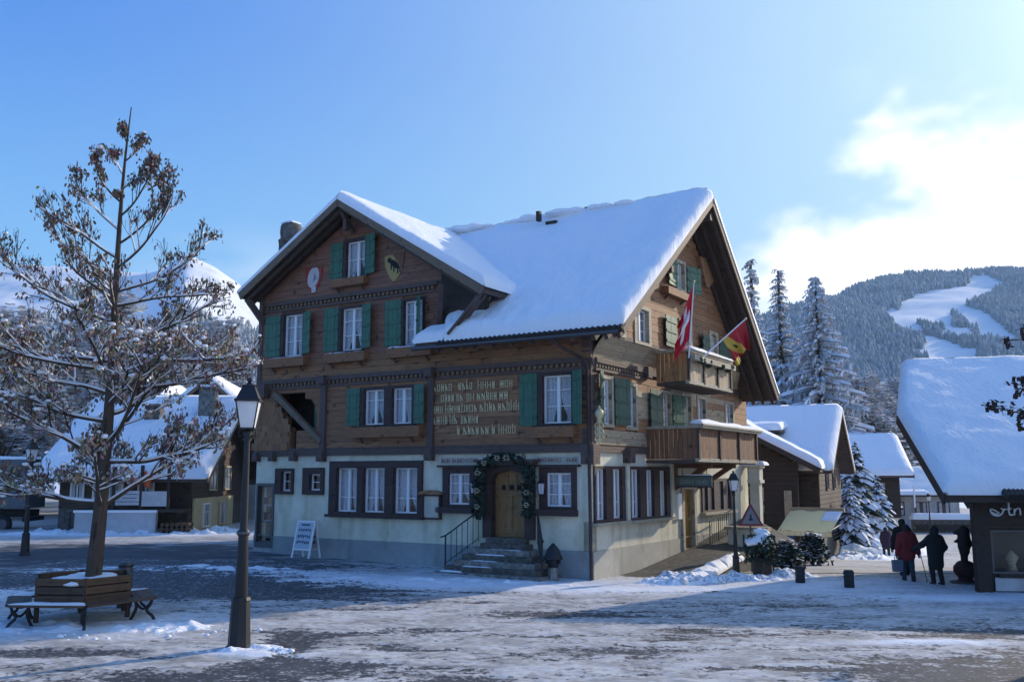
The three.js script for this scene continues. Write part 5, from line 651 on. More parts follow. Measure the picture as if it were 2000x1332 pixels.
{ // long house at the left with the wide snow roof
  const A = chalet({ label: 'long dark chalet with a wide blue-white snow roof at the left', pos: [-16.2, .3, -47.2], turn: 0.03, w: 6.5, d: 11.5, eave: 3.35, rise: 3.6, base: 1.25, over: 1.1, mats: [M.oldPlanks[0], M.oldPlanks[2], M.oldPlanks[1]], snow: .5, baseMat: M.darkStone });
  for (const x of [-5.6, -4.5, -3.7]) farWindow(A, x, 2.3, .08, .55, .95); farWindow(A, -2.2, 2.3, .08, .7, 1.0); farWindow(A, -5.6, .65, .06, .5, .8, 0, M.trim, false);
  part('parapet_wall', [box(3.9, 1.35, .3, -3.1, .45, 1.35)], M.whitewash, A); part('parapet_cap', box(4.0, .12, .42, -3.1, 1.18, 1.35), M.snowFine, A);
  part('porch_floor', box(5.2, .15, 1.4, -2.5, 1.2, .72), M.oldPlanks[0], A);
  for (let i = 0; i < 4; i++) part('balcony_board', box(1.15, .15, .04, -2.6 + .0, 1.55 + .18 * i, 1.42), M.whitewash, A); part('balcony_panel', box(1.2, .72, .04, -1.3, 1.78, 1.42), M.whitewash, A); for (const x of [-3.3, -1.95, -.65]) part('porch_post', box(.14, 2.2, .14, x, 2.3, 1.36, true), M.oldPlanks[1], A);
  part('ochre_wall', [box2(.06, -.3, -7.5, .16, 1.75, -.2)], M.ochre, A); farWindow(A, .2, .85, -2.2, 1.1, 1.1, S.turn); farWindow(A, .2, .85, -5.2, 1.3, 1.1, S.turn, M.ochre); farWindow(A, .08, 2.75, -3.6, 1.2, 1.2, S.turn, M.ochre, false); farWindow(A, .08, 2.75, -6.4, 1.2, 1.2, S.turn, M.ochre, false);
  part('wood_stack', [...Array(18)].map((_, i) => { const g = new THREE.CylinderGeometry(.11, .12, .7, 7); g.rotateX(1.57); g.translate(-.85 + .24 * (i % 6), .1 + .21 * Math.floor(i / 6), 1.1); return g; }), M.warmPlanks[0], A);
  const c1 = sub('chimney', A); part('chimney_shaft', box(.85, 2.6, .8, -.5, 6.3, -4.0), M.stone, c1); part('chimney_cap', box(1.0, .14, .95, -.5, 7.65, -4.0), M.darkStone, c1); part('snow', snowQuad([-.98, 7.72, -3.55], [-.02, 7.72, -3.55], [-.02, 7.72, -4.45], [-.98, 7.72, -4.45], .16, 8, 8, 3, .04, .2), M.snowFine, c1);
  const c2 = sub('chimney', A); part('chimney_shaft', box(.8, 1.3, .7, -3.3, 6.0, -3.6), M.darkStone, c2); part('chimney_cap', box(.95, .12, .85, -3.3, 6.7, -3.6), M.stone, c2);
  const star = single('star_lantern', (() => { const s = new THREE.Shape(); for (let i = 0; i < 10; i++) { const a = i * Math.PI / 5 + Math.PI / 2, q = i % 2 ? .19 : .42; s[i ? 'lineTo' : 'moveTo'](Math.cos(a) * q, Math.sin(a) * q); } s.closePath(); const g = new THREE.ExtrudeGeometry(s, { depth: .1, bevelEnabled: true, bevelSize: .06, bevelThickness: .05, bevelSegments: 1 }); g.translate(-18.0, 2.95, -45.95); return g; })(), std([.55, .10, .03], { roughness: .6 }), 'red orange star hanging on the porch of the long left chalet', 'star decoration');
}
{ const Bc = chalet({ label: 'brown gabled chalet rising behind the left snow roof, nearer the bare tree', pos: [-28.2, .6, -61.5], turn: .1 - Math.PI / 2, w: 10, d: 6.6, eave: 6.3, rise: 2.9, base: 2, over: 1.0, mats: M.warmPlanks, snow: .35, baseMat: M.ochre }); farWindow(Bc, .06, 7.6, -3.3, .8, .9, S.turn, M.trim, false); farWindow(Bc, .06, 5.6, -2.2, .8, 1, S.turn, M.trim, false); farWindow(Bc, .06, 5.6, -4.4, .8, 1, S.turn, M.trim, false); part('gallery', [box(.9, .12, 6.6, .45, 4.9, -3.3), box(.06, .8, 6.6, .88, 5.35, -3.3)], M.warmPlanks[2], Bc); }
{ const Cc = chalet({ label: 'grey brown gabled chalet behind the left snow roof, nearer the inn', pos: [-23.0, .6, -60.0], turn: .12 - Math.PI / 2, w: 11, d: 6.6, eave: 5.9, rise: 3.0, base: 2, over: 1.0, mats: [M.planks[3], M.beam, M.planks[3]], snow: .4, baseMat: M.plaster }); farWindow(Cc, .06, 7.4, -3.3, .8, .95, S.turn, M.creamFrame, false); farWindow(Cc, .06, 5.0, -2, .8, 1, S.turn, M.creamFrame, false); farWindow(Cc, .06, 5.0, -4.6, .8, 1, S.turn, M.creamFrame, false); }
{ const D = chalet({ label: 'white walled house with a red brown verge at the far left edge', pos: [-34.6, .2, -56.2], turn: .2, w: 8, d: 7, eave: 5.6, rise: 2.6, base: 5.4, over: 1.0, baseMat: M.whitewash, mats: [M.whitewash, M.whitewash, M.whitewash], barge: wood([.30, .06, .03]), snow: .3 }); farWindow(D, -2, 3.4, .04, .9, 1.2, 0, M.trim); farWindow(D, .04, 3.4, -3.5, .9, 1.2, S.turn, M.trim); }
{ // dark chalet right of the inn: cross gable like the inn's
  const R = chalet({ label: 'dark brown chalet with a dormer and snowy cross gable right of the inn', pos: [16.6, -1.4, -50.6], turn: -26 * D2R, w: 13, d: 9.6, eave: 5.3, rise: 3.1, base: 1.2, over: .8, mats: [M.oldPlanks[0], M.oldPlanks[2], M.oldPlanks[1]], snow: .42, baseMat: M.darkStone, rz: .52 });
  // front wing
  const wx = -6.4, wy = 8.6, zf2 = 2.2, hx = 5.6; part('wing_wall', [slab([[wx - hx, 0], [-.9, 0], [-.9, 5.2], [wx, wy - .3], [wx - hx, 5.2]], .3, [], 1.0)], M.oldPlanks[1], R); const bd = []; for (let y = 1.3; y < 8; y += .26) { const hw = y < 5.2 ? [wx - hx, -.9] : [mix(wx - hx, wx, (y - 5.2) / 3.1), mix(-.9, wx, (y - 5.2) / 3.1)]; if (hw[1] - hw[0] > .4) bd.push(box(hw[1] - hw[0], .235, .05, (hw[0] + hw[1]) / 2, y, 1.32)); } part('board_cladding', bd, M.oldPlanks[2], R, 'stuff');
  const wf2 = part('wing_roof', [plate([wx, wy, zf2], [.4, 4.95, zf2], [.4, 4.95, -.5], [wx, wy, -5], .18), plate([wx - 6.6, 4.9, zf2], [wx, wy, zf2], [wx, wy, -5], [wx - 6.6, 4.9, -.5], .18)], M.soffit, R);
  part('roof_snow', [snowQuad([.48, 4.95, zf2 + .06], [.48, 4.95, -.6], [wx, wy, -5], [wx, wy, zf2 + .06], .42, 20, 40, 61, .08, .3, [0, 1, 0], 'ridge')], M.snow, wf2); part('barge_board', beam([.4, 4.84, zf2 + .02], [wx, wy - .1, zf2 + .02], .06, .3), M.oldPlanks[2], wf2);
  farWindow(R, -3.2, 3.3, 1.36, .9, 1.2, 0, M.creamFrame, false); farWindow(R, -5.4, 3.3, 1.36, .9, 1.2, 0, M.creamFrame, false); farWindow(R, -3.6, 5.9, 1.36, .8, 1, 0, M.creamFrame, false); farWindow(R, .06, 4.4, -3, .9, 1.1, S.turn, M.trim, false); farWindow(R, .06, 4.4, -6, .9, 1.1, S.turn, M.trim, false);
  const dm = sub('dormer', R); dm.position.set(-3.5, 6.5, -1.7); part('dormer_wall', slab([[-1.1, -.6], [1.1, -.6], [1.1, .5], [-1.1, .5]], 2.2, [], -1.6), M.oldPlanks[1], dm); part('dormer_window', box(.8, .6, .05, 0, .05, .62), farGlass, dm); part('dormer_roof', box(2.9, .12, 2.6, 0, .56, -.4), M.soffit, dm); part('snow', snowQuad([-1.5, .62, .95], [1.5, .62, .95], [1.5, .95, -1.7], [-1.5, .95, -1.7], .36, 16, 12, 5, .06, .3), M.snow, dm);
  part('timber_pillar', box(.35, 3.2, .3, -1.4, 2.2, 1.5, true), M.paleBoards[0], R);
  const aw = thing('awning', 'pale yellow shop awning stretched out over the terrace tables', 'awning', [15.0, .95, -47.3], -.62); const cl = new THREE.PlaneGeometry(2.7, 2.3, 24, 6), p = cl.attributes.position; cl.rotateX(-Math.PI / 2 + .42); for (let i = 0; i < p.count; i++) p.setY(i, p.getY(i) + .03 * Math.sin(p.getX(i) * 6)); cl.computeVertexNormals(); part('awning_cloth', cl, new THREE.MeshPhysicalMaterial({ color: lin(.86, .80, .42), roughness: 1, transmission: .4, thickness: 0, side: THREE.DoubleSide }), aw); const va = []; for (let i = 0; i < 9; i++) va.push(box(.28, .22, .015, -1.2 + .3 * i, -.58, 1.06)); part('valance', va, std([.74, .68, .42], { roughness: .9 }), aw, 'stuff'); part('awning_arm', rod([-1.2, -.2, -1.0], [-1.2, -.46, 1.0], .03), M.iron, aw); part('awning_arm', rod([1.2, -.2, -1.0], [1.2, -.46, 1.0], .03), M.iron, aw); part('awning_box', box(2.8, .2, .2, 0, .52, -1.12), M.paleBoards[1], aw); part('snow', snowQuad([.5, .02, .0], [1.32, .02, .0], [1.32, .44, -.95], [.5, .44, -.95], .05, 12, 8, 4, .04, .2), M.snowFine, aw);
}
{ const R2 = chalet({ label: 'brown chalet with a smooth snow roof closing the street behind the spruces', pos: [29.2, -1.6, -70.5], turn: -.20, w: 10, d: 9, eave: 5.2, rise: 2.5, base: 1.6, over: .9, mats: M.oldPlanks, snow: .45, baseMat: M.plaster }); for (const x of [-1.6, -3.6]) farWindow(R2, x, 3.6, .08, .9, 1.1, 0, M.creamFrame); farWindow(R2, .08, 4.2, -3, .9, 1.1, S.turn, M.creamFrame); part('barge_lamp', box(.1, 1.6, .1, .9, 3.2, .5), M.white, R2); }
{ const R3 = chalet({ name: 'pale_house', label: 'pale house with a snowy porch roof at the street end beside the big roof', pos: [41, -1.6, -86], turn: -.1, w: 7.5, d: 7, eave: 3.3, rise: 1.9, base: 3.0, over: .7, mats: [M.whitewash, M.whitewash, M.whitewash], baseMat: M.whitewash, snow: .4 }); for (const x of [-1.4, -3.4, -5.4]) farWindow(R3, x, 1.7, .06, .9, 1.1, 0, M.trim); part('porch_roof', [box(3.6, .14, 1.6, -5, 2.9, .9)], M.soffit, R3); part('snow', snowQuad([-6.9, 2.98, 1.75], [-3.1, 2.98, 1.75], [-3.1, 3.2, .1], [-6.9, 3.2, .1], .3, 16, 8, 5, .05, .2), M.snow, R3); }
{ // kiosk with a yellow poster, hedge wall with snow, terrace pieces
  const k = thing('kiosk', 'small grey kiosk with a yellow poster at the end of the street', 'kiosk', [31.4, -1.62, -80.5], -.15); part('kiosk_wall', box(2.6, 1.9, 1.8, 0, .95, 0), std([.34, .34, .30], { map: plasterTex }), k); part('kiosk_roof', box(3.4, .16, 2.6, 0, 1.98, .1), M.oldPlanks[1], k); part('snow', snowQuad([-1.7, 2.06, 1.4], [1.7, 2.06, 1.4], [1.7, 2.06, -1.2], [-1.7, 2.06, -1.2], .22, 14, 10, 4, .05, .25), M.snow, k); part('poster', box(.7, .85, .03, .45, 1.1, .92), std([.62, .45, .04]), k); part('poster_panel', box(1.5, 1.2, .02, .4, 1.05, .905), M.plaster, k);
  const w = thing('garden_wall', 'low dark wall with a thick snow cap across the street end', 'wall', [38.2, -1.62, -79], -.05); part('wall_body', box(9, 1.1, .5, 0, .55, 0), M.darkStone, w); part('snow', snowQuad([-4.6, 1.1, .34], [4.6, 1.1, .34], [4.6, 1.1, -.34], [-4.6, 1.1, -.34], .5, 40, 8, 7, .1, .3), M.snow, w); part('wall_panel', box(8.6, .5, .05, 0, .45, .28), M.oldPlanks[1], w);
  const bo = thing('sign_board', 'blue upright notice board on the terrace beyond the shrub', 'notice board', [14.3, groundY(14.3, -49.4), -49.4], -.4); part('board_panel', box(.95, 1.05, .05, 0, .85, 0), std([.03, .10, .32]), bo); part('board_post', box(.06, 1.4, .06, -.5, .7, 0, true), M.iron, bo); part('board_post', box(.06, 1.4, .06, .5, .7, 0, true), M.iron, bo); part('paper', box(.3, .5, .02, -.68, 1.0, .02), M.white, bo);
  const te = thing('street_bench', 'snow topped park bench beside the spruces on the far pavement', 'bench', [22.1, groundY(22.1, -63), -63], -.5); for (let i = 0; i < 3; i++) part('seat_slat', box(1.9, .05, .13, 0, .45, -.16 + .16 * i), M.oldPlanks[2], te); for (let i = 0; i < 2; i++) part('back_slat', box(1.9, .14, .04, 0, .68 + .2 * i, -.28), M.oldPlanks[2], te); for (const s of [-.8, .8]) part('leg', [box(.06, .45, .4, s, .22, 0), box(.06, .5, .05, s, .68, -.25)], M.iron, te); part('snow', snowQuad([-.95, .48, .24], [.95, .48, .24], [.95, .48, -.22], [-.95, .48, -.22], .12, 12, 5, 4, .04, .12), M.snowFine, te);
  for (const [x, z, s, lb] of [[11.0, -37.8, .72, 'dark snow dusted bush beside the potted shrub, nearer the road sign'], [13.2, -41.5, .9, 'dark snow dusted bush before the chalet, nearer the awning']]) { const b = thing('terrace_bush', lb, 'bush', [x, groundY(x, z), z], x), r = rng(Math.round(x * 10)), lf = [], sn = []; for (let i = 0; i < 700; i++) { const a = r() * 6.28, h = r(), k = .85 * Math.sqrt(r()) * (1.1 - .7 * h * h) * s, g = new THREE.PlaneGeometry(.13, .2); if (r() < .42) { g.rotateX(-1.57 + (r() - .5) * .7); g.rotateY(r() * 6); g.translate(Math.cos(a) * k, h * 1.45 * s + .1, Math.sin(a) * k); sn.push(g); } else { g.rotateX(r() * 6); g.rotateY(r() * 6); g.translate(Math.cos(a) * k, h * 1.4 * s + .05, Math.sin(a) * k); lf.push(g); } } part('leaves', lf, M.fir, b, 'stuff'); part('snow', sn, M.firSnow, b, 'stuff'); part('stem', rod([0, -.1, 0], [0, 1.0 * s, 0], .04), M.bark, b); }
  const wl = thing('terrace_wall', 'short cream garden wall with a pale coping behind the warning sign', 'wall', [9.3, groundY(9.3, -37), -37.2], -.55); part('wall_body', box(1.5, 1.55, .35, 0, .75, 0), M.plaster, wl); part('coping', box(1.75, .12, .5, 0, 1.58, 0), M.paleBoards[2], wl); part('gate_bar', [box(.05, 1.3, .05, .4, .7, .2), box(.05, 1.3, .05, -.1, .7, .2)], M.greenDark, wl);
  const ws = thing('warning_sign', 'triangular red rimmed warning sign on a thin post behind the lamp', 'traffic sign', [8.75, groundY(8.75, -34.5), -34.5], .1); part('sign_post', rod([0, 0, -.04], [0, 2.4, -.04], .03), M.zinc, ws); const tri = s => [[-.48 * s, -.28 * s], [.48 * s, -.28 * s], [0, .56 * s]]; part('sign_rim', slab(tri(1), .03).translate(0, 1.95, 0), std([.22, .06, .07]), ws); part('sign_face', slab(tri(.72), .01).translate(0, 1.95, .025), std([.22, .24, .27]), ws); part('pictogram', [box(.05, .22, .008, 0, 1.98, .04), box(.16, .05, .008, 0, 1.9, .04)], M.black, ws);
  const pt = thing('potted_shrub', 'dark barrel planter with a snow covered shrub and a stake', 'planter', [8.05, -.02, -30.5], .3); part('barrel', lathe([[0, 0], [.26, 0], [.33, .25], [.32, .6], [.28, .68], [.0, .68]], 14), M.oldPlanks[1], pt); part('stake', rod([.36, 0, .12], [.34, 1.05, .1], .022), M.iron, pt); const lf = [], r = rng(9); for (let i = 0; i < 500; i++) { const a = r() * 6.28, q = .5 * Math.sqrt(r()), y = .5 + r() * .85, g = new THREE.PlaneGeometry(.09, .13); g.rotateX(r() * 6); g.rotateY(r() * 6); g.translate(Math.cos(a) * q * (1.25 - .5 * (y - .5)), y, Math.sin(a) * q); lf.push(g); } part('leaves', lf, M.fir, pt, 'stuff'); for (let i = 0; i < 22; i++) { const a = i * 2.4, q = .08 + .36 * ((i * 7) % 5) / 5, g = lump(.13 + .07 * r(), i + 2, .65, 2); g.translate(Math.cos(a) * q, .78 + .62 * (1 - q / .6) + .18 * r(), Math.sin(a) * q); part('snow', g, M.snowFine, pt); }
  for (const [x, z, lb] of [[8.75, -28.8, 'short black bollard nearer the inn'], [9.8, -27.6, 'short black bollard nearer the walkers']]) { const b = thing('bollard', lb, 'bollard', [x, 0, z], .2, 'short black bollards across the street'); part('bollard_body', lathe([[0, 0], [.15, 0], [.14, .38], [.155, .40], [.155, .46], [.12, .52], [0, .53]], 14), M.iron, b); part('bollard_band', lathe([[.148, .30], [.155, .30], [.155, .34], [.148, .34]], 14), M.trim, b); }
  const lo = thing('lorry', 'parked grey box lorry seen from the side at the far left edge', 'lorry', [-28.9, .15, -50.6], .06);
  part('box_body', [box(6.2, 2.15, 2.4, 0, 2.4, 0), box(6.1, .5, 2.2, 0, 3.65, 0)], std([.15, .175, .19], { roughness: .6, map: plasterTex }), lo); part('roof_band', box(6.3, .1, 2.46, 0, 3.45, 0), M.zinc, lo); part('side_rail', [box(6.25, .09, .06, 0, 1.36, 1.22), box(6.25, .05, .05, 0, 2.5, 1.22)], M.zinc, lo); part('chassis', box(6.0, .36, 1.6, 0, 1.05, 0), M.black, lo); for (const x of [-1.9, .6, 1.9]) { const wg = sub('wheel', lo); wg.position.set(x, .5, 1.0); const q = new THREE.TorusGeometry(.38, .14, 10, 22); part('tyre', q, M.black, wg); const h = new THREE.CylinderGeometry(.28, .28, .16, 16); h.rotateX(1.57); part('rim', h, M.zinc, wg); } part('bumper', [box(.15, .22, 2.3, 3.05, .75, 0), box(2.2, .3, .05, -.6, .75, 1.15)], M.black, lo); part('rear_lamp', box(.06, .14, .3, 3.14, .98, 1.0), std([.55, .3, .12]), lo); part('side_lamp', box(.3, .42, .04, 2.75, 2.3, 1.225), std([.05, .05, .03]), lo); part('snow', snowQuad([-3.1, 3.9, 1.1], [3.1, 3.9, 1.1], [3.1, 3.9, -1.1], [-3.1, 3.9, -1.1], .16, 20, 10, 5, .05, .2), M.snow, lo);
}
{ // shop with the huge snow roof at the right
  const A = thing('shop_house', 'dark timber shop with white script sign under a huge snow roof at the right edge', 'shop', [11.85, 0, -25.6], -9 * D2R), W = 15, ry = 7.05, rz = -8.1, ye = 2.72, kv = .56, rx = 1.1, bx = 6.8, ky = mix(ye, ry, kv), warp = (P, u, v) => { P.x += rx * Math.max(0, (v - kv) / (1 - kv)) * (1 - u); };
  const tri = (a, b, c, d) => plate(a, b, c, d, .2);
  const rf = part('roof', [tri([0, ye, 0], [W, ye, 0], [W, ry, rz], [rx, ry, rz]), tri([0, ye, 0], [rx, ry, rz], [0, ky, rz * kv], [0, ky - .01, rz * kv]), tri([W, ye, -16.2], [bx, ye, -16.2], [rx, ry, rz], [W, ry, rz])], M.oldPlanks[0], A);
  part('roof_snow', snowQuad([-.06, ye, .06], [W, ye, .06], [W, ry, rz], [-.06, ry, rz], .42, 60, 60, 88, .10, .45, [0, 1, 0], 'ridge', warp), M.snow, rf); part('roof_snow', snowQuad([W, ye, -16.2], [bx, ye, -16.2], [rx, ry, rz], [W, ry, rz], .4, 30, 30, 89, .08, .4, [0, 1, 0], 'ridge'), M.snow, rf);
  part('gable_boards', (() => { const pos = [0.05, ye - .2, -.05, .05, ky - .2, rz * kv, bx, ye - .2, -16.1, .05, ky - .2, rz * kv, rx, ry - .2, rz, bx, ye - .2, -16.1], g = new THREE.BufferGeometry(); g.setAttribute('position', new THREE.Float32BufferAttribute(pos, 3)); g.computeVertexNormals(); return uvm(g); })(), M.oldPlanks[1], rf);
  part('barge_board', beam([-.04, ye - .12, .02], [-.04, ky - .1, rz * kv], .07, .3), M.oldPlanks[1], rf); part('eave_tiles', [...Array(24)].map((_, i) => { const g = new THREE.CylinderGeometry(.1, .1, .4, 8); g.rotateX(2.07); g.translate(1.5 + .22 * i * .5, ye + .04, .1); return g; }), M.tile, rf, 'stuff'); for (let x = .6; x < 6; x += .9) part('rafter', beam([x, ye - .3, -.02], [x, ye + .5, -1.5], .11, .14), M.oldPlanks[1], rf);
  part('side_wall', beam([1.25, 1.35, -1.4], [bx + .9, 1.35, -15.6], .25, 2.7), M.oldPlanks[0], A); part('back_wall', beam([bx + .9, 1.35, -15.6], [W, 1.35, -15.6], .25, 2.7), M.oldPlanks[0], A);
  part('corner_post', box(.36, 2.9, .36, 1.2, 1.4, -1.25, true), M.oldPlanks[1], A); part('sign_fascia', box(W - 1.3, 1.05, .14, 1.3 + (W - 1.3) / 2, 2.34, -1.18), M.oldPlanks[1], A);
  for (const [y, n] of [[2.84, 0], [1.82, 1]]) part('fascia_rail', box(W - 1.3, .07, .2, 1.3 + (W - 1.3) / 2, y, -1.16), M.oldPlanks[2], A);
  part('shop_front', slab(rect(1.3, 0, W, 1.8), .16, [rect(1.48, .52, 4.6, 1.72), rect(4.9, .52, 8, 1.72)], -1.42), M.oldPlanks[0], A); for (const [a, b] of [[1.48, 4.6], [4.9, 8]]) { part('shop_window', (() => { const q = new THREE.PlaneGeometry(b - a, 1.2); q.translate((a + b) / 2, 1.12, -1.33); return q; })(), M.glass, A); part('window_frame', [box(b - a, .05, .07, (a + b) / 2, 1.70, -1.31), box(b - a, .06, .09, (a + b) / 2, .55, -1.31), box(.05, 1.1, .07, a + .025, 1.12, -1.31), box(.05, 1.1, .07, b - .025, 1.12, -1.31)], M.zinc, A); }
  part('display_back', [box(7, 1.9, .06, 5, .95, -2.6), box(7, .06, 1.2, 5, .5, -2.0)], std([.10, .10, .09]), A); for (let i = 0; i < 5; i++) part('display_item', lathe([[0, 0], [.16, 0], [.1, .2], [.2, .4], [.06, .55 + .05 * i], [0, .6]], 10).translate(2.2 + .55 * i, .53, -1.9), [M.paleBoards[0], M.warmPlanks[2], M.plaster][i % 3], A); part('base_panel', box(W - 1.6, .36, .06, 1.5 + (W - 1.6) / 2, .24, -1.22), M.whitewash, A); part('sill_beam', box(W - 1.6, .10, .16, 1.6 + (W - 1.6) / 2, .47, -1.22), M.oldPlanks[1], A);
  const tw = (pts, r = .022) => tube(pts.map(p => [p[0] - .36, p[1], -1.07]), r, 30, 6);
  const sg = [tw([[2.02, 2.16], [1.9, 2.2], [1.82, 2.26], [1.84, 2.31], [1.93, 2.28], [2.05, 2.2]]), tw([[1.83, 2.25], [1.86, 2.18], [1.98, 2.13], [2.1, 2.17], [2.2, 2.36], [2.28, 2.56], [2.31, 2.58], [2.31, 2.4], [2.31, 2.22], [2.34, 2.14], [2.4, 2.17]], .026), tw([[2.1, 2.33], [2.22, 2.31], [2.38, 2.33]], .02), tw([[2.44, 2.14], [2.45, 2.25], [2.46, 2.34], [2.45, 2.22], [2.5, 2.31], [2.58, 2.34], [2.6, 2.28], [2.6, 2.15]], .022)];
  part('sign_lettering', sg, M.white, A);
}
// ---------------------------------------------------------------- carved figure by the shop
{ const f = thing('carved_figure', 'dark carved bird-like figure with an open beak on a round pot', 'sculpture', [13.75, 0, -28.75], -.1);
  part('figure_body', blob([[0, .62, 0, 0, .98, 0, .10, .11], [.02, .98, 0, .0, 1.12, 0, .15, .17], [.03, 1.3, 0, .02, 1.5, 0, .19, .17], [.06, 1.08, 0, .16, 1.18, 0, .1, .1], [-.02, 1.56, 0, -.22, 1.52, 0, .11, .06], [-.05, 1.3, 0, -.24, 1.25, 0, .09, .035], [.05, 1.6, 0, .02, 1.64, 0, .12, .1]], .022, .06), wood([.05, .03, .025]), f); part('pot', lathe([[0, 0], [.3, 0], [.32, .06], [.2, .12], [.22, .2], [.34, .36], [.33, .5], [.22, .64], [.14, .68], [0, .68]], 18), wood([.09, .02, .02]), f); part('base', lathe([[0, -.02], [.46, -.02], [.46, .05], [.40, .08], [0, .08]], 18), M.darkStone, f); }

// ---------------------------------------------------------------- people walking away down the street
let handGeo; function hand() { if (handGeo) return handGeo; const b = [[0, 0, 0, 0, -.075, .006, .036, .034]]; const L = [.075, .085, .08, .062]; for (let i = 0; i < 4; i++) { const x = -.03 + i * .02; b.push([x, -.08, .006, x * 1.1, -.08 - L[i] * .55, .012, .0095, .009], [x * 1.1, -.08 - L[i] * .55, .012, x * 1.05, -.08 - L[i], .03, .009, .0075]); } b.push([-.03, -.02, .01, -.055, -.06, .025, .012, .01], [-.055, -.06, .025, -.05, -.095, .035, .01, .008]); handGeo = blob(b, .0035, .008); return handGeo; }
function person(o) { // faces -z (down the street) at turn 0
  const t = thing('person', o.label, 'person', o.pos, o.turn), k = o.h / 1.75, skin = std([.42, .24, .17], { roughness: .7 });
  const hipL = [-.10, .90, 0], hipR = [.10, .90, 0], kL = [-.11, .48, -.04 - o.step * .5], kR = [.11, .48, -.02 + o.step * .4], aL = [-.11, .09, .05 - o.step], aR = [.11, .09, .08 + o.step * .9], shL = [-.19, 1.40, 0], shR = [.19, 1.40, 0], [eL, wL] = o.armL, [eR, wR] = o.armR, nk = [0, 1.46, .01], hd = [0, 1.60, -.03];
  const seg = (a, b, r0, r1, f) => [...a, ...b, r0, r1, f];
  const limbs = (g, leg) => [...(leg ? [seg(hipL, kL, .088 + g, .062 + g), seg(kL, aL, .06 + g, .045 + g), seg(hipR, kR, .088 + g, .062 + g), seg(kR, aR, .06 + g, .045 + g)] : []), ];
  const arms = g => [seg(shL, eL, .058 + g, .046 + g), seg(eL, wL, .046 + g, .034 + g), seg(shR, eR, .058 + g, .046 + g), seg(eR, wR, .046 + g, .034 + g)];
  const torso = (g, f) => [seg([-.07, .95, 0], [-.09, 1.32, 0], .115 + g, .12 + g, f), seg([.07, .95, 0], [.09, 1.32, 0], .115 + g, .12 + g, f), seg([-.12, 1.40, 0], [.12, 1.40, 0], .075 + g, .075 + g)];
  const S3 = g => { g.scale(k, k, k); return g; };
  part('body', S3(blob([...limbs(0, true), ...arms(0), ...torso(0, 1.25), seg([0, 1.4, 0], [0, 1.53, -.01], .06, .055), seg([0, 1.58, -.03], [0, 1.66, -.02], .082, .092), seg([0, 1.535, -.06], [0, 1.56, -.07], .05, .05), seg([0, 1.595, -.115], [0, 1.578, -.128], .012, .016), seg([-.085, 1.60, -.02], [-.088, 1.62, -.015], .016, .014), seg([.085, 1.60, -.02], [.088, 1.62, -.015], .016, .014), seg(aL, [aL[0], .035, aL[2] - .15], .045, .038), seg(aR, [aR[0], .035, aR[2] - .15], .045, .038)], .02, .03)), skin, t);
  part('trousers', S3(blob([...limbs(.022, true), seg([-.07, .93, 0], [.07, .93, 0], .12, .12)], .018, .03)), o.trousers, t);
  part('coat', S3(blob([...torso(.035 + (o.bulk ?? 0), 1.2), ...arms(.03 + (o.bulk ?? 0) * .5), seg([-.07, o.hem, 0], [-.07, 1.1, 0], .145 + (o.bulk ?? 0), .14 + (o.bulk ?? 0), 1.2), seg([.07, o.hem, 0], [.07, 1.1, 0], .145 + (o.bulk ?? 0), .14 + (o.bulk ?? 0), 1.2), seg([0, 1.42, .02], [0, 1.5, .02], .095, .09)], .018, .05)), o.coat, t);
  part(o.hood ? 'hood' : o.hat ? 'cap' : 'hair', S3(o.hood ? blob([seg([0, 1.5, .02], [0, 1.64, .01], .11, .12), seg([0, 1.66, .0], [0, 1.70, .02], .115, .095)], .014, .04) : blob([seg([0, 1.60, .015], [0, 1.67, -.005], .095, .105), seg([0, o.hat ? 1.60 : 1.52, .04], [0, 1.6, .03], .07, .09)], .014, .04)), o.hood ? o.coat : o.hat ?? std([.03, .02, .015]), t);
  for (const a of [aL, aR]) part('boot', S3(blob([[a[0], .10, a[2], a[0], .16, a[2], .06, .062], [a[0], .05, a[2] + .02, a[0], .04, a[2] - .17, .052, .042]], .012, .03)), M.black, t);
  for (const [e, w, s] of [[eL, wL, -1], [eR, wR, 1]]) { const g = part('hand', hand(), o.gloves ?? skin, t); g.position.set(w[0] * k, w[1] * k, w[2] * k); g.quaternion.setFromUnitVectors(new THREE.Vector3(0, -1, 0), new THREE.Vector3(w[0] - e[0], w[1] - e[1], w[2] - e[2]).normalize()); g.scale.set(k * -s, k, k); }
  return t;
}
const jean = std([.03, .04, .065], { roughness: .9 }), darkCloth = std([.016, .016, .018], { roughness: .9 });
person({ label: 'person in a red jacket and dark jeans walking away with a bag', pos: [12.25, 0, -29.3], turn: -.15, h: 1.72, step: .10, armL: [[-.27, 1.12, .06], [-.29, .86, .0]], armR: [[.29, 1.12, .05], [.34, .88, -.02]], hem: .80, bulk: .03, coat: std([.20, .012, .014], { roughness: .75 }), trousers: jean, hat: std([.02, .015, .015]) });
person({ label: 'taller person in black half hidden behind the red jacket', pos: [13.25, -.1, -32.0], turn: -.1, h: 1.86, step: -.12, armL: [[-.28, 1.12, .02], [-.30, .86, -.06]], armR: [[.27, 1.12, .04], [.28, .86, -.02]], hem: .78, bulk: .02, coat: darkCloth, trousers: darkCloth });
person({ label: 'person in a long black hooded coat with the left elbow held out', pos: [12.72, 0, -28.4], turn: .1, h: 1.70, step: .04, armL: [[-.40, 1.22, -.02], [-.60, 1.10, -.10]], armR: [[.30, 1.14, .02], [.24, .92, -.16]], hem: .62, bulk: .03, coat: darkCloth, trousers: darkCloth, hood: true, gloves: darkCloth });
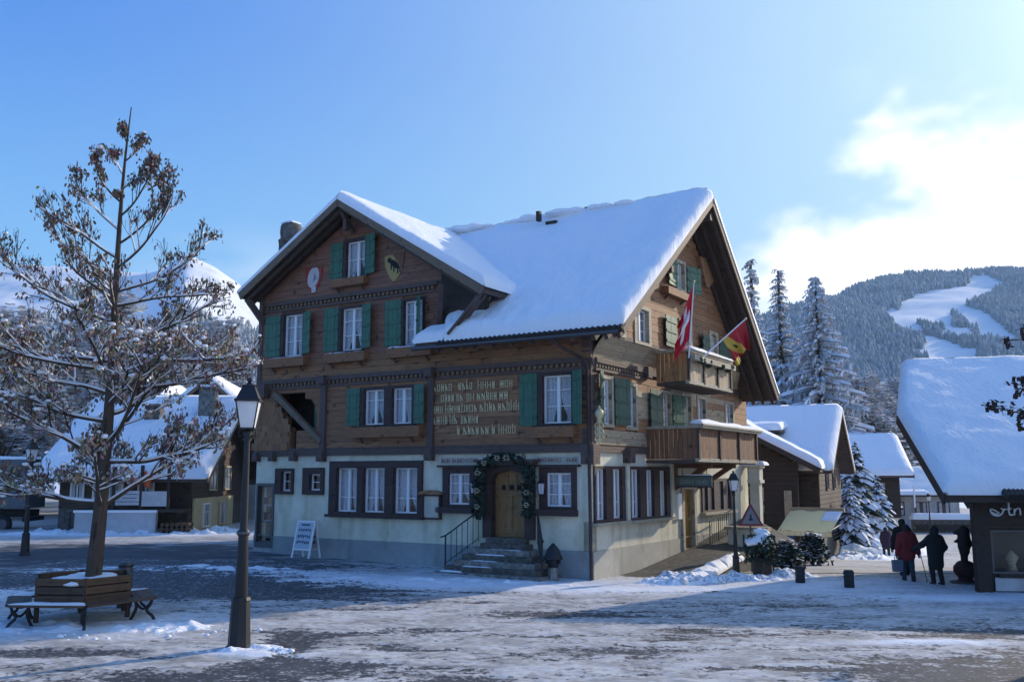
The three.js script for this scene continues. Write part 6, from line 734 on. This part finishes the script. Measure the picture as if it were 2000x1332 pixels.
person({ label: 'distant person in a dark purple coat walking ahead of the others', pos: [21.6, -1.5, -54.5], turn: -.2, h: 1.72, step: .16, armL: [[-.28, 1.14, .08], [-.25, .9, .02]], armR: [[.28, 1.14, -.06], [.27, .9, -.18]], hem: .66, bulk: .03, coat: std([.035, .018, .04], { roughness: .85 }), trousers: darkCloth });
{ const b = thing('shopping_bag', 'grey shopping bag hanging from the red jacket person\'s left hand', 'bag', [11.93, .30, -29.3], .2); part('bag_body', slab([[-.15, 0], [.15, 0], [.17, .36], [-.17, .36]], .12, [], -.06), std([.16, .18, .22], { roughness: .7 }), b); part('handle', tube([[-.1, .35, 0], [-.06, .5, 0], [.06, .5, 0], [.1, .35, 0]], .009), M.black, b); }
{ const s = thing('walking_stick', 'dark walking stick held by the red jacket person', 'walking stick', [12.62, 0, -29.25], 0); part('shaft', rod([.02, .0, .38], [.0, .95, .0], .012), M.iron, s); part('handle', tube([[.0, .93, .0], [0, 1.0, -.02], [0, 1.0, -.1]], .014), M.trim, s); }

// ---------------------------------------------------------------- mountains
const ridgeR = [[.1, 1300], [.2, 1400], [.27, 1510], [.335, 1640], [.385, 1850], [.44, 2010], [.5, 2010], [.53, 2100], [.575, 2060], [.63, 1900], [.8, 1700], [1.2, 1600]]; // share x/distance : distance of the crest
function hillR(x, D) { const c = interp(ridgeR, x / D), base = D < 900 ? -2.6 + 38.6 * Math.pow(Math.max(0, (D - 330)) / 570, 2) : .36 * (D - 800); const top = .36 * (c - 800); let y = D <= c ? base : top - .35 * (D - c); return y + (fbm(x * .006, D * .006, 4, 7) - .5) * 26 * sm(350, 900, D) + (fbm(x * .03, D * .03, 2, 8) - .5) * 5 * sm(350, 700, D); }
const ridgeL = [[-1.2, .20], [-.8, .215], [-.56, .228], [-.5, .232], [-.42, .226], [-.385, .229], [-.362, .246], [-.345, .236], [-.325, .226], [-.29, .20], [-.25, .175], [-.2, .15], [-.1, .12], [0, .1], [.1, .1]];
function hillL(x, D) { const s = x / D, top = interp(ridgeL, s) * 1500, f = (D - 300) / 1200; let y = D <= 1500 ? -2.6 + top * Math.pow(Math.max(0, f), 1.25) : top - .4 * (D - 1500); return y + (fbm(x * .007 + 50, D * .007, 4, 17) - .5) * 34 * sm(320, 700, D) * (1 - .55 * sm(1300, 1500, D)) + (fbm(x * .03, D * .03, 3, 18) - .5) * 9 * sm(320, 700, D); }
function mountain(name, fn, s0, s1, D0, D1, nx, nz, mat) { const pos = [], idx = []; for (let j = 0; j <= nz; j++) for (let i = 0; i <= nx; i++) { const D = mix(D0, D1, j / nz), x = mix(s0, s1, i / nx) * D; pos.push(x, fn(x, D), -D); } for (let j = 0; j < nz; j++) for (let i = 0; i < nx; i++) { const a = j * (nx + 1) + i, b = a + nx + 1; idx.push(a, a + 1, b + 1, a, b + 1, b); } const g = new THREE.BufferGeometry(); g.setAttribute('position', new THREE.Float32BufferAttribute(pos, 3)); g.setIndex(idx); g.computeVertexNormals(); return structure(name, uvm(g), mat); }
const alpSnow = std([.84, .86, .89], { roughness: .9 });
mountain('ski_hill', hillR, .02, 1.1, 330, 2500, 150, 150, alpSnow);
mountain('snowy_mountain', hillL, -1.1, .06, 300, 2000, 150, 130, alpSnow);
const pistes = [[[650, 1599], [698, 1635], [627, 1402], [645, 1358], [640, 1296], [612, 1200], [555, 1200], [621, 1383], [619, 1483]], [[726, 1678], [794, 1765], [951, 1876], [1105, 2090], [1040, 2010], [1020, 1890], [825, 1650], [748, 1550], [686, 1441], [656, 1483], [680, 1574]], [[798, 1624], [817, 1609], [771, 1449], [749, 1358], [705, 1358], [755, 1505]], [[690, 1441], [716, 1421], [679, 1365], [665, 1383]]];
{
  const tree = merge([new THREE.ConeGeometry(.26, .62, 6, 1, true).translate(0, .45, 0), new THREE.ConeGeometry(.19, .5, 6, 1, true).translate(0, .76, 0), new THREE.CylinderGeometry(.03, .04, .2, 4).translate(0, .1, 0)]);
  const plant = (name, label, N, pick, fn, seed, col, h0, h1) => { const r = rng(seed), im = new THREE.InstancedMesh(tree, std([1, 1, 1], { roughness: .95 }), N), m4 = new THREE.Matrix4(), q = new THREE.Quaternion(), c = new THREE.Color(); let n = 0; for (let tries = 0; n < N && tries < N * 40; tries++) { const p = pick(r); if (!p) continue; const [x, D] = p, h = h0 + (h1 - h0) * r(), w = h * (.75 + .35 * r()); q.setFromEuler(new THREE.Euler(0, r() * 6, 0)); m4.compose(new THREE.Vector3(x, fn(x, D) - .6, -D), q, new THREE.Vector3(w, h, w)); im.setMatrixAt(n, m4); const k = r(); c.setRGB(mix(col[0], col[3], k), mix(col[1], col[4], k), mix(col[2], col[5], k)); im.setColorAt(n++, c); } im.count = n; im.name = name; im.userData = { kind: 'stuff', label, category: 'forest' }; scene.add(im); };
  plant('hill_forest', 'dense blue green conifer forest covering the ski hill between the pistes', 26000, r => { const D = 620 + 1470 * Math.pow(r(), .8), x = (.2 + .45 * r()) * D, wx = x + (fbm(x * .02, D * .02, 3, 5) - .5) * 26, wd = D + (fbm(x * .02 + 9, D * .02, 3, 6) - .5) * 40; if (D > interp(ridgeR, x / D) + 12) return null; for (const p of pistes) for (const [a, b] of [[0, 0], [6, 0], [-6, 0], [0, 13], [0, -13]]) if (inside(p, wx + a, wd + b)) return null; if (D < 1300 && fbm(x * .01, D * .01, 3, 77) < .36) return null; return [x, D]; }, hillR, 5, [.15, .21, .24, .33, .395, .43], 9, 16);
  plant('mountain_forest', 'frosted conifers scattered over the lower slopes of the left mountain', 9000, r => { const D = 360 + 900 * r(), x = (-.62 + .5 * r()) * D; if (fbm(x * .012, D * .009, 4, 79) < .44 + .16 * sm(600, 1200, D)) return null; return [x, D]; }, hillL, 6, [.18, .20, .21, .45, .47, .49], 7, 14);
}
scene.fog = new THREE.FogExp2(new THREE.Color().setRGB(.60, .82, 1.0), 0.00016);
scene.traverse(o => { if (o.isMesh) o.castShadow = o.receiveShadow = true; });
renderer.render(scene, camera);
